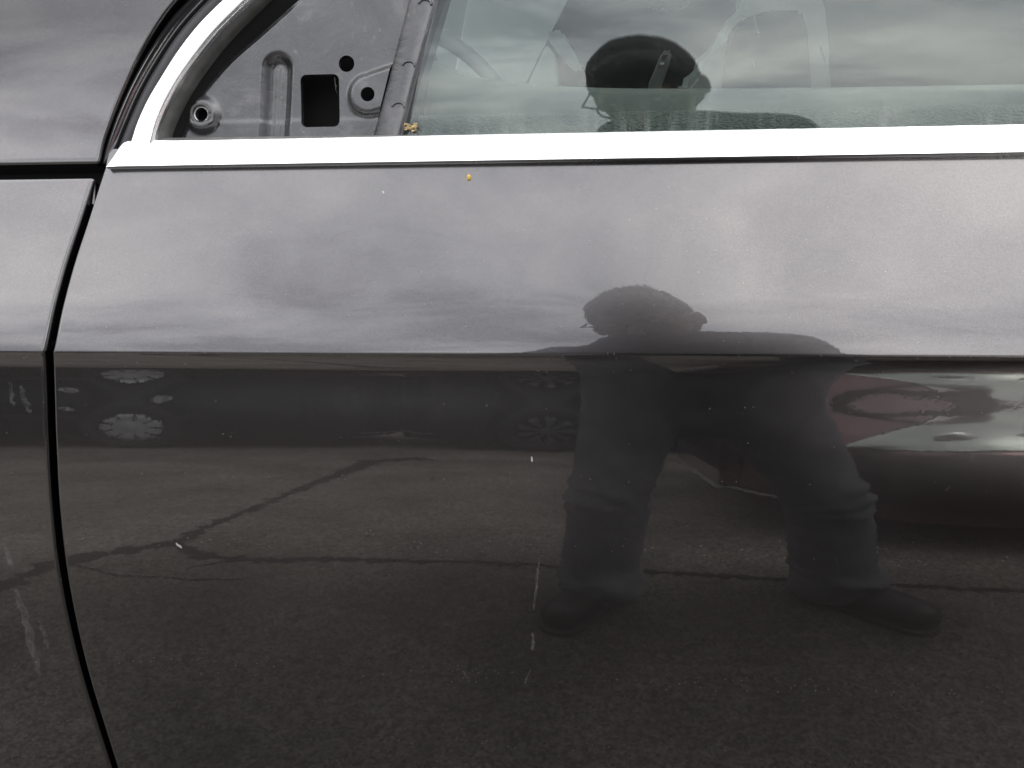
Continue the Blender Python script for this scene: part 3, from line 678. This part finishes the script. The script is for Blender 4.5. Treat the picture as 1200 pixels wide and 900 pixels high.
# steering wheel
c0 = at_y(520, 150, .52); bm = bmesh.new()
ax = Vector((.62, -.55, .45)).normalized(); a_ = ax.orthogonal().normalized(); b_ = ax.cross(a_)
cw = Vector(at_y(512, 158, .62))
tube(bm, [cw+(a_*math.cos(q)+b_*math.sin(q))*.165 for q in np.linspace(0, 2*math.pi, 49)], .012, 10, False)
sw = cab('steering_wheel', bm, M['seat_pale'])
for q in (20, 160, 270):
    bm = bmesh.new(); tube(bm, [cw, cw+(a_*math.cos(R(q))+b_*math.sin(R(q)))*.18], .013, 8); cab('spoke', bm, M['silver'], parent=sw)
bm = bmesh.new(); bmesh.ops.create_uvsphere(bm, u_segments=16, v_segments=10, radius=.06, matrix=Matrix.Translation(cw)); cab('hub', bm, M['silver'], parent=sw)
bm = bmesh.new(); box(bm, (-.86, .85, .86), (.5, 1.3, .2), None, .06); cab('dashboard', bm, M['plastic'])
# glints on the far side
for pts in ([(758, 9), (782, 11.5), (798, 9), (808, 2)], [(884, 19), (890, 44)], [(879, 64), (884, 72), (885, 80)], [(960, 50), (967, 74)]):
    bm = bmesh.new(); tube(bm, [at_y(a, b, .93) for a, b in pts], .0016, 6); cab('bright_trim_strip', bm, M['chrome'])

# ------------------------------------------------------------------ marks on the paint
def mark(name, pts, w, mat, par):
    rows = []; n = len(pts)
    for i, (a, b) in enumerate(pts):
        ww = w*(.4+.6*math.sin(math.pi*(i+.5)/n))*random.uniform(.7, 1.2)
        d = np.array(pts[min(i+1, n-1)], float)-np.array(pts[max(i-1, 0)], float); d /= max(1e-6, np.linalg.norm(d)); nn = np.array([-d[1], d[0]])
        r = []
        for s in (-1, 1):
            P, t = on_prof(a+nn[0]*ww*s/2, b+nn[1]*ww*s/2); r.append(P+normal(t)*.00025)
        rows.append(r)
    vs, fs = grid(rows); o = link(name, mesh(vs, fs), mat); o.parent = par
def line(p, q, n, j=.6): return [(p[0]+(q[0]-p[0])*i/n+random.gauss(0, j), p[1]+(q[1]-p[1])*i/n) for i in range(n+1)]
mark('scratch', line((631.5, 658), (625, 715), 14), 3.2, M['scuff'], door)
mark('scratch', line((624, 741), (625, 762), 8), 4, M['scuff'], door)
mark('scratch', line((541, 784), (551, 800), 6), 1.6, M['scuff'], door)
mark('scratch', line((622, 784), (614, 801), 6), 1.6, M['scuff'], door)
mark('scratch', line((1139, 530), (1140, 543), 5), 2, M['scuff'], door)
mark('scratch', line((768, 790), (772, 804), 5), 1.4, M['scuff'], door)
mark('paint_chip', line((623, 535), (623.5, 541), 3, .1), 2.2, M['white_mark'], door)
mark('paint_chip', line((206, 636), (213, 642), 3, .3), 2.6, M['white_mark'], door)
mark('paint_chip', line((448.5, 224), (449.5, 227), 2, .1), 2.2, M['white_mark'], door)
for (a, b, w) in (((20, 690), (48, 792), 10), ((48, 728), (58, 760), 5), ((6, 640), (14, 668), 7), ((12, 448), (16, 476), 5), ((24, 452), (36, 484), 6)):
    mark('dust_streak', line(a, b, 16, 1.5), w, M['film'], fender)
for (a, b, w) in (((70, 456), (92, 458), 7), ((70, 478), (88, 480), 6), ((176, 470), (200, 466), 9)):
    mark('dust_streak', line(a, b, 12, 1.5), w, M['film'], door)
# seed fluff and pollen
bm = bmesh.new(); P, t = on_prof(549.5, 209)
bmesh.ops.create_icosphere(bm, subdivisions=2, radius=.0021, matrix=Matrix.Translation(P+normal(t)*.0008)@Matrix.Diagonal((.8, .6, 1.3, 1)))
o = bmo('pollen_speck', bm, M['yellow'], label='tiny yellow speck stuck on the paint just below the chrome strip', category='speck')
bm = bmesh.new(); c_ = on_plane(481, 150, TP, TT, -.010)
for i in range(26):
    p = Vector(c_)+Vector((random.uniform(-.006, .006), random.uniform(-.003, .003), random.uniform(-.002, .0035)))
    box(bm, p, (random.uniform(.001, .004), random.uniform(.0008, .0015), random.uniform(.0006, .0013)), Matrix.Rotation(random.uniform(0, 3), 3, Vector((random.random(), random.random(), random.random())).normalized()))
bmo('dry_seed_debris', bm, M['straw'], None, False, label='small yellow clump of dry seed husks lying at the window corner', category='debris')

# ------------------------------------------------------------------ other cars in the car park
def make_car(name, label, loc, rot, paint_m, wx, LEN=4.3, W_=.87, slot_w=(.44, .60, .125), capm='hubcap', lean=0., zb0=.235, group=None, nose=1.0, hl=True, zhood=1.0):
    root = empty(name, loc, label, 'car', group); root.rotation_euler = (0, 0, rot)
    xs = np.concatenate([[0, .006, .02, .045, .08, .13, .2, .29, .4, .52, .7, .95, 1.2], np.linspace(1.5, LEN-.7, 6), [LEN-.45, LEN-.25, LEN-.12, LEN-.05, LEN-.01, LEN]])
    def hw(x):
        xf = .62*nose
        if x < xf: return W_*max(.16, 1-(1-x/xf)**2.6)**(1/2.6)
        if LEN-x < .5: return W_*max(.2, 1-(1-(LEN-x)/.5)**3)**(1/3)
        return W_
    ztop = pchip([0, .1, .3, .7, 1.2, 2.2, LEN-.6, LEN-.1, LEN], [.57*zhood, .645*zhood, .71*zhood, .80, .90, .95, .98, .95, .86]); zbot = pchip([0, .15, .5, 1.0, LEN-.8, LEN-.1, LEN], [zb0, (zb0+.165)/2, .165, .15, .16, .26, .3])
    zcen = pchip([0, .1, .4, 1.2, 2.0, LEN], [.60*zhood, .70*zhood, .80*zhood, .97, 1.0, 1.0])
    def flank(x):                                        # side of the body; towards the nose the upper part leans in
        w = hw(x); a = zbot(x); b = ztop(x); k = lean*float(1-sst(.75, 1.5, x))
        A_ = [(w*1., a+.15), (w*1.005, a+(b-a)*.5), (w*.995, b-.14), (w*.985, b-.09), (w*.965, b-.04), (w*.93, b-.008), (w*.87, b+.012)]
        B_ = [(w*1., a+.15), (w*1.005, .50), (w*.995, .548), (w*.945, .600), (w*.885, .652), (w*.82, .698), (w*.72, .735)]
        return [(p[0]*(1-k)+q[0]*k, p[1]*(1-k)+q[1]*k) for p, q in zip(A_, B_)]
    def sec(x):
        w = hw(x); a = zbot(x); b = ztop(x); c = zcen(x)
        pts = [(0, a+.02), (w*.8, a+.01), (w*.95, a), (w*.985, a+.06)]+flank(x)+[(w*.6, b+(c-b)*.6+.01), (0, c)]
        return [(x, p, q) for p, q in pts], [(x, -p, q) for p, q in pts[1:-1]][::-1]
    rows = []
    for x in xs:
        r, l_ = sec(float(x)); rows.append(r+l_+[r[0]])
    vs, fs = grid(rows); nv = len(rows[0])
    fs += [tuple(range(nv-1))[::-1], tuple((len(rows)-1)*nv+k for k in range(nv-1))]
    o = link('body', mesh(vs, fs), paint_m); o.parent = root
    bm = bmesh.new(); bm.from_mesh(o.data); bmesh.ops.remove_doubles(bm, verts=bm.verts, dist=1e-4); bmesh.ops.recalc_face_normals(bm, faces=bm.faces); bm.to_mesh(o.data); bm.free()
    o.data.set_sharp_from_angle(angle=R(28))
    # cabin: roof on pillars with windows
    def loft(name, secs, mat, par):
        vs, fs = grid([s+[s[0]] for s in secs]); nv = len(secs[0])+1
        fs = fs+[tuple(range(nv-1))[::-1], tuple((len(secs)-1)*nv+k for k in range(nv-1))]
        oo = link(name, mesh(vs, fs), mat, None, False); oo.parent = par; return oo
    a, b = 1.25, LEN-.15
    loft('roof', [[(2.05, -.55, 1.43), (2.05, .55, 1.43), (LEN-.75, .55, 1.42), (LEN-.75, -.55, 1.42)], [(2.2, -.5, 1.47), (2.2, .5, 1.47), (LEN-.85, .5, 1.46), (LEN-.85, -.5, 1.46)]], paint_m, root)
    loft('window_glass', [[(a, -.74, .93), (a, .74, .93), (b, .74, .96), (b, -.74, .96)], [(2.06, -.545, 1.43), (2.06, .545, 1.43), (LEN-.76, .545, 1.42), (LEN-.76, -.545, 1.42)]], M['car_glass'], root)
    # wheels
    for side in (-1, 1):
        for x in (wx, wx+2.55):
            bm = bmesh.new(); yy = side*(W_+.004)
            rim = [(.205, -.2), (.29, -.2), (.312, -.17), (.316, -.08), (.312, -.02), (.292, .012), (.22, .016), (.2, .004)]
            for k in range(len(rim)-1):
                pass
            rings = [[bm.verts.new((x+r*math.cos(q), yy+side*h, .318+r*math.sin(q))) for q in np.linspace(0, 2*math.pi, 41)[:-1]] for r, h in rim]
            for k in range(len(rings)-1):
                for j in range(40): bm.faces.new((rings[k][j], rings[k][(j+1) % 40], rings[k+1][(j+1) % 40], rings[k+1][j]))
            w_ = bmo('wheel', bm, M['tyre'], root)
            bm = bmesh.new(); r1 = []
            NS = 9
            prof_ = [(0.0, .020), (.05, .020), (.075, .012), (.1, .012), (.128, .016), (.15, .014), (.178, .008), (.192, -.004), (.2, -.02)]
            cen = bm.verts.new((x, yy+side*.02, .318)); prev = None
            for r, h in prof_[1:]:
                cur = []
                for q in np.linspace(0, 2*math.pi, NS*16+1)[:-1]:
                    ph = (q*NS/(2*math.pi)) % 1; slot = 1 if (slot_w[0] < ph < slot_w[1] and slot_w[2] < r < .186) else 0
                    cur.append(bm.verts.new((x+r*math.cos(q), yy+side*(h-.03*slot), .318+r*math.sin(q))))
                for j in range(NS*16):
                    jn = (j+1) % (NS*16); pj = (j % 16)/16
                    if prev:
                        f_ = bm.faces.new((prev[j], prev[jn], cur[jn], cur[j]))
                        if slot_w[0] <= pj < slot_w[1] and slot_w[2] < r < .187: f_.material_index = 1
                    else: bm.faces.new((cen, cur[j], cur[jn]))
                prev = cur
            bmo('hubcap', bm, [M[capm], M['void']], w_, True, 35)
            bm = bmesh.new(); cc = [bm.verts.new((x+.36*math.cos(q), side*(W_*1.005+.003), max(.17, .335+.36*math.sin(q)))) for q in np.linspace(R(-25), R(205), 30)]; bm.faces.new(cc)
            bmo('wheel_arch', bm, M['void'], root, False)
    # door seams, sill strip, handle
    for side in (-1, 1):
        for x in (1.62, 2.55):
            bm = bmesh.new(); tube(bm, [(x, side*(W_*1.004), .9), (x-.03, side*(W_*1.006), .6), (x, side*(W_*1.0), .28)], .005, 4)
            bmo('door_seam', bm, M['void'], root)
        bm = bmesh.new(); box(bm, (2.2, side*W_*1.005, .45), (1.9, .02, .05), None, .008); bmo('side_moulding', bm, M['plastic'], root)
        if hl:
            # headlight wrapped round the corner: housing, two bowls, clear lens
            def skin(x, q, off):                        # point on the flank at height q
                w = hw(x); a = zbot(x); b = ztop(x); pts = flank(x)
                yv = np.interp(q, [p[1] for p in pts], [p[0] for p in pts]); return np.array([x-off*.4, side*(yv+off*.75), q+off*.7])
            grow = 1.07; hs_ = []
            for nm, mt, off in (('headlight_seal', M['void'], .0015), ('headlight_housing', M['housing'], .004), ('headlight', M['lens'], .016)):
                rws = []
                for u in np.linspace(0, 1, 18):
                    x = .225+.62*u**1.2; zlo = .556+.05*max(0, u-.35); zhi = min(.722, zlo+.006+.140*min(1, u/.45)**.85); mid_ = (zlo+zhi)/2; hh = (zhi-zlo)/2*(grow if nm == 'headlight_seal' else 1)
                    rws.append([skin(x, mid_+hh*v, off*(1-abs(v)**6)) for v in np.linspace(-1, 1, 9)])
                vs, fs = grid(rws); q_ = link(nm, mesh(vs, fs), mt); q_.parent = root
                if nm != 'headlight': hs_.append(q_)
                else:
                    for h_ in hs_: h_.parent = q_
            for x, q, rr in ((.44, .612, .036), (.62, .628, .036)):
                bm = bmesh.new(); p = skin(x, q, .004)
                bmesh.ops.create_uvsphere(bm, u_segments=20, v_segments=10, radius=rr, matrix=Matrix.Translation(p)@Matrix.Diagonal((1.3, .25, .8, 1)))
                bmo('reflector_bowl', bm, M['reflector'], q_)
            rws = []  # added black strip, standing in for a dark reflection on the fender
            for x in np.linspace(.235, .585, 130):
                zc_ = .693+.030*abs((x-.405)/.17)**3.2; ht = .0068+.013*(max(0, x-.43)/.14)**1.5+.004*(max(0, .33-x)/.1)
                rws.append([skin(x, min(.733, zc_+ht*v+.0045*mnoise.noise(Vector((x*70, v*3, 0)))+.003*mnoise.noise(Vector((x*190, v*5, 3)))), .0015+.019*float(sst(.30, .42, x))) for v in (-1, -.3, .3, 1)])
            vs, fs = grid(rws); link('dark_reflection_strip', mesh(vs, fs), M['void']).parent = root
    def nose_path(q, off, xm):                                 # path round the nose at height q
        res = []
        for sd in (-1, 1):
            h_ = []
            for x in np.linspace(0, 1, 16)**2*xm:
                yv = np.interp(q, [p[1] for p in flank(x)], [p[0] for p in flank(x)]); h_.append((x-off, sd*(yv+off*.6), q))
            res.append(h_)
        return res[0][::-1]+res[1]
    a_, b_ = nose_path(.36, .006, .035), nose_path(.45, .006, .035); vs, fs = grid([a_, b_]); link('grille', mesh(vs, fs), M['plastic']).parent = root
    bm = bmesh.new(); tube(bm, nose_path(.245, .003, .26), .0075, 8); bmo('bumper_lip', bm, M['lip'], root)
    return root
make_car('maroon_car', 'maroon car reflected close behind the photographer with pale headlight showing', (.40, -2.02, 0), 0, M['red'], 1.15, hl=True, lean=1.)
make_car('dark_car', 'black car reflected at left with a bright spoked hubcap', (-1.19, -5.0, 0), math.pi-R(9), M['navy_paint'], 1.60, hl=False, group='dark cars parked in the far row')
make_car('dark_car', 'black car reflected behind the legs with a dull dark wheel', (-1.14, -4.96, 0), 0, M['black_paint'], .97, hl=False, slot_w=(.3, .7, .07), capm='hubcap_dull', zb0=.15, group='dark cars parked in the far row')

# ------------------------------------------------------------------ the photographer
def organic(name, prims, mat, vox, parent=None, smooth=8, disp=None, **props):
    """prims: ('cap', a, b, ra, rb) tapered limbs and ('ell', centre, radii, rotation) masses, fused into one skin"""
    bm = bmesh.new()
    for pr_ in prims:
        if pr_[0] == 'ell':
            _, c, r, rot = pr_
            bmesh.ops.create_uvsphere(bm, u_segments=24, v_segments=16, radius=1, matrix=Matrix.Translation(c)@rot.to_4x4()@Matrix.Diagonal((*r, 1)))
        else:
            _, a, b, ra, rb = pr_[:5]; a = Vector(a); b = Vector(b); n = max(2, int((b-a).length/(min(ra, rb)*.5)))
            d = (b-a).normalized(); q = d.to_track_quat('Z', 'Y').to_matrix(); fl_ = pr_[5] if len(pr_) > 5 else 1
            tube(bm, [a+(b-a)*i/n for i in range(n+1)], [ra+(rb-ra)*i/n for i in range(n+1)], 20)
            for p, r in ((a, ra), (b, rb)): bmesh.ops.create_uvsphere(bm, u_segments=20, v_segments=12, radius=r, matrix=Matrix.Translation(p))
    me = bpy.data.meshes.new(name); bm.to_mesh(me); bm.free()
    tmp = bpy.data.objects.new('tmp', me); COL.objects.link(tmp)
    md = tmp.modifiers.new('r', 'REMESH'); md.mode = 'VOXEL'; md.voxel_size = vox
    ms = tmp.modifiers.new('s', 'SMOOTH'); ms.iterations = smooth; ms.factor = .5
    dg = bpy.context.evaluated_depsgraph_get(); me2 = bpy.data.meshes.new_from_object(tmp.evaluated_get(dg))
    bpy.data.objects.remove(tmp)
    if disp:
        nrm = [v.normal.copy() for v in me2.vertices]
        for v, n in zip(me2.vertices, nrm): v.co += n*disp(v.co)
    me2.materials.clear()
    return link(name, me2, mat, parent, True, **props)
I3 = Matrix.Identity(3)
hipL, hipR = (.125, -.89, .80), (.325, -.89, .80)
kneeL, kneeR = (.062, -.80, .43), (.452, -.81, .44)
ankL, ankR = (.050, -.82, .085), (.505, -.86, .085)
pel, waist, chest = (.228, -.89, .88), (.222, -.82, 1.01), (.185, -.67, 1.12)
shL, shR = (-.01, -.60, 1.165), (.325, -.585, 1.165)
neck, headc = (.145, -.60, 1.25), (.112, -.535, 1.385)
elL, elR = (-.10, -.74, .99), (.44, -.80, 1.01)
cr_, cu_, cf_ = (Vector(map(float, q)) for q in (cam.r, cam.u, cam.f))
PC = Vector(cam.p)+cr_*.05-cu_*.018-cf_*.0085               # middle of the phone; the lens sits in its upper corner
def ph(a, b, c): return PC+cr_*a+cu_*b+cf_*c
wrL, wrR = ph(-.118, -.05, -.07), ph(.118, -.05, -.07)
hrot = Matrix.Rotation(R(22), 3, 'Z')@Matrix.Rotation(R(-56), 3, 'X')    # bowed, turned to the phone
HR = (.084, .102, .122)
def hl_(x, y, z): return Vector(headc)+hrot@Vector((x, y, z))
prims = [('ell', headc, HR, hrot), ('cap', neck, hl_(0, -.02, -.06), .066, .066), ('cap', chest, neck, .09, .06),
         ('ell', hl_(0, .035, -.068), (.070, .066, .064), hrot), ('cap', hl_(0, .098, -.005), hl_(0, .124, -.034), .011, .016),   # jaw, nose
         ('ell', hl_(0, .088, -.082), (.026, .018, .009), hrot), ('ell', hl_(0, .084, -.066), (.024, .02, .007), hrot),          # lips
         ('ell', hl_(0, .088, .026), (.052, .016, .012), hrot),                                                                  # brow
         ('ell', hl_(.094, -.008, -.020), (.011, .018, .030), hrot), ('ell', hl_(-.088, -.008, -.030), (.010, .021, .030), hrot), # ears
         ('cap', pel, waist, .12, .12), ('cap', waist, chest, .12, .12), ('cap', chest, shL, .08, .05), ('cap', chest, shR, .08, .05)]
for h_, k_, a_, s_, e_, w_ in ((hipL, kneeL, ankL, shL, elL, wrL), (hipR, kneeR, ankR, shR, elR, wrR)):
    prims += [('cap', pel, h_, .09, .08), ('cap', h_, k_, .075, .05), ('cap', k_, a_, .05, .035), ('cap', s_, e_, .045, .036), ('cap', e_, w_, .036, .025)]
def hand(side, w):
    """palm beside the short edge of the phone, four fingers bent round its edge, thumb on the screen side"""
    o = [('cap', Vector(w), ph(.098*side, -.022, -.030), .024, .022), ('cap', ph(.094*side, -.032, -.022), ph(.094*side, .014, -.020), .019, .016)]
    for i, l_ in enumerate((.022, .028, .026, .018)):
        y = .030-.021*i; b = ph(.098*side, y*.9-.004, -.022); k = ph((.0935+.1*l_)*side, y, .002); t_ = ph((.0765-.12*(l_-.018))*side, y+.002, .0115)
        o += [('cap', b, k, .0092, .0085), ('cap', k, t_, .0082, .0066)]
    o += [('cap', ph(.092*side, -.03, -.026), ph(.080*side, -.012, -.024), .013, .0105), ('cap', ph(.080*side, -.012, -.024), ph(.056*side, .004, -.014), .0102, .0082)]
    return o
prims += hand(-1, wrL)+hand(1, wrR)
person = organic('person', prims, M['skin'], .0055, None, 3, label='person in dark jacket and grey jeans mirrored in the car door, bowed over a phone', category='person')
def wr(fx, fz, amp):
    return lambda p: mnoise.noise(Vector((p.x*fx, p.y*fx, p.z*fz)))*amp+mnoise.noise(Vector((p.x*fx*2.3+5, p.y*fx*2.3, p.z*fz*2.1)))*amp*.45
def knees(p):
    w = math.exp(-((p.z-.42)/.10)**2)+1.3*math.exp(-((p.z-.10)/.07)**2)+.5*math.exp(-((p.z-.72)/.08)**2)
    cr2 = 0.
    for (z0, sl, sd, wd, am) in ((.47, .55, 1, .012, .010), (.425, .40, 1, .010, .012), (.385, .30, 1, .009, .010), (.135, -.25, 1, .012, .012), (.10, .1, 1, .010, .010), (.46, -.5, -1, .012, .009), (.405, -.35, -1, .010, .008), (.115, .2, -1, .010, .008), (.70, .5, 1, .014, .008), (.66, .4, 1, .012, .007)):
        if (p.x > .25) != (sd > 0): continue
        xc = .455 if sd > 0 else .06
        cr2 += am*math.exp(-((p.z-z0-sl*(p.x-xc)+.012*mnoise.noise(p*14))/wd)**2)*min(1, max(.15, .6+5*sd*(p.x-xc)))
    return cr2+.002*mnoise.noise(p*22)+w*.011*mnoise.noise(Vector((p.x*6, p.y*6+3, p.z*15+p.x*19)))+w*.006*mnoise.noise(Vector((p.x*10+4, p.y*10, p.z*34-p.x*22)))+.004*mnoise.noise(Vector((p.x*9, p.y*9, p.z*7)))
organic('jeans', [('ell', (.228, -.89, .83), (.205, .14, .15), I3), ('cap', (.105, -.875, .74), (.062, -.80, .44), .094, .076), ('cap', (.062, -.80, .44), (.052, -.815, .14), .076, .078), ('cap', (.052, -.815, .14), (.052, -.815, .075), .080, .086),
    ('cap', (.345, -.88, .74), (.448, -.81, .44), .104, .074), ('cap', (.448, -.81, .44), (.500, -.85, .15), .074, .084), ('cap', (.500, -.85, .15), (.508, -.855, .08), .084, .088), ('ell', (.572, -.85, .125), (.045, .055, .022), I3), ('ell', (.575, -.85, .082), (.036, .05, .018), I3),
    ('cap', (.105, -.88, .74), (.345, -.88, .74), .094, .1)], M['denim'], .011, person, 4, knees)
organic('jacket', [('ell', (.228, -.885, .90), (.215, .155, .10), I3), ('cap', pel, waist, .17, .165), ('cap', (.30, -.86, .92), (.27, -.80, 1.08), .15, .15), ('cap', waist, chest, .165, .16), ('cap', chest, (.05, -.61, 1.15), .13, .085), ('cap', chest, (.30, -.60, 1.15), .14, .095),
    ('cap', shL, elL, .082, .064), ('cap', elL, wrL, .064, .046), ('cap', shR, elR, .09, .068), ('cap', elR, wrR, .068, .046), ('cap', chest, (.195, -.565, 1.235), .12, .078), ('cap', (.195, -.565, 1.247), (.33, -.57, 1.222), .078, .086), ('cap', (.045, -.60, 1.21), (.15, -.57, 1.262), .065, .066), ('cap', chest, (.045, -.60, 1.21), .12, .065), ('cap', (.075, -.575, 1.265), (.185, -.585, 1.275), .055, .058)], M['jacket'], .012, person, 5, wr(6, 12, .012))
def hairdisp(p):
    q = hrot.inverted()@(p-Vector(headc)); return .0035*mnoise.noise(Vector((q.x*34, q.y*12, q.z*30)))+.0022*mnoise.noise(q*70)-(.03 if q.y > .09 and q.z < .0 else 0)
hair = organic('hair', [('ell', hl_(0, -.012, .024), (.0925, .104, .112), hrot), ('ell', hl_(0, -.05, -.03), (.088, .066, .095), hrot), ('ell', hl_(.01, .055, .070), (.068, .055, .050), hrot)], M['hair'], .006, person, 3, hairdisp)
bm = bmesh.new(); bm.from_mesh(hair.data)
hv = [(v.co.copy(), v.normal.copy()) for v in hair.data.vertices]
for _ in range(2200):
    p, n = random.choice(hv); q = hrot.inverted()@(p-Vector(headc))
    if q.z < -.01 and q.y > 0: continue
    t_ = (hrot@Vector((random.gauss(0, .5), .9+random.gauss(0, .3), -.2)))
    t_ = (t_-n*t_.dot(n)).normalized(); s_ = n.cross(t_)*random.uniform(.0006, .0014); l_ = random.uniform(.008, .018)
    a = p-n*.001; b = p+t_*l_*.5+n*random.uniform(.0, .0018); c = p+t_*l_+n*random.uniform(-.002, .0016)
    v_ = [bm.verts.new(k) for k in (a-s_, a+s_, b+s_*.7, b-s_*.7, c)]; bm.faces.new((v_[0], v_[1], v_[2], v_[3])); bm.faces.new((v_[3], v_[2], v_[4]))
bm.to_mesh(hair.data); bm.free()
for v in person.data.vertices:                          # shoes stand on the ground
    pass
for a, b in (((.075, -.865, .052), (-.022, -.69, .044)), ((.495, -.885, .052), (.640, -.735, .044))):
    a = Vector(a); b = Vector(b); mid_ = a.lerp(b, .45); u_ = (b-a).normalized()
    sh = organic('shoe', [('cap', a, mid_, .046, .046), ('cap', mid_, b, .046, .042), ('cap', a+Vector((0, 0, .01)), a.lerp(b, .2)+Vector((0, 0, .045)), .046, .046)], M['shoe'], .007, person, 3, lambda p: .0015*mnoise.noise(p*60))
    for v in sh.data.vertices: v.co.z = max(v.co.z, .014)
    so2 = organic('sole', [('cap', a, mid_, .052, .051), ('cap', mid_, b, .051, .047)], M['sole'], .007, sh, 2)
    for v in so2.data.vertices: v.co.z = min(max(v.co.z-.03, .001), .017)
bm = bmesh.new()
for sx in (-1, 1):
    tube(bm, [hl_(sx*.034+.025*math.cos(q), .116-.06*abs(sx*.034+.025*math.cos(q)), .004+.021*math.sin(q)) for q in np.linspace(0, 2*math.pi, 25)], .0022, 6, False)
    tube(bm, [hl_(sx*.060, .108, .010), hl_(sx*.088, .09, .012), hl_(sx*.094, .0, .008), hl_(sx*.092, -.02, -.008)], .0024, 6)
tube(bm, [hl_(-.009, .118, .008), hl_(0, .121, .010), hl_(.009, .118, .008)], .002, 6)
bmo('glasses', bm, M['frame'], person)
eye_m = simple('eye_white', (.5, .48, .45), .3)
for sx in (-1, 1):
    bm = bmesh.new(); bmesh.ops.create_uvsphere(bm, u_segments=12, v_segments=8, radius=.011, matrix=Matrix.Translation(hl_(sx*.032, .083, .006))); bmo('eye', bm, eye_m, person)
rm = Matrix([[cr_[i], cu_[i], cf_[i]] for i in range(3)])
phone = empty('mobile_phone', PC, 'slim black mobile phone held sideways in both hands in front of the chest', 'phone')
def phm(name, bm, mat):
    o = bmo(name, bm, mat, phone, True, 40); o.matrix_parent_inverse = Matrix.Translation(phone.location).inverted(); return o
bm = bmesh.new(); box(bm, PC, (.146, .071, .0074), rm, .0025); phm('phone_case', bm, M['phone'])
bm = bmesh.new(); box(bm, PC-cf_*.004, (.136, .064, .0008), rm); phm('screen', bm, M['phone'])
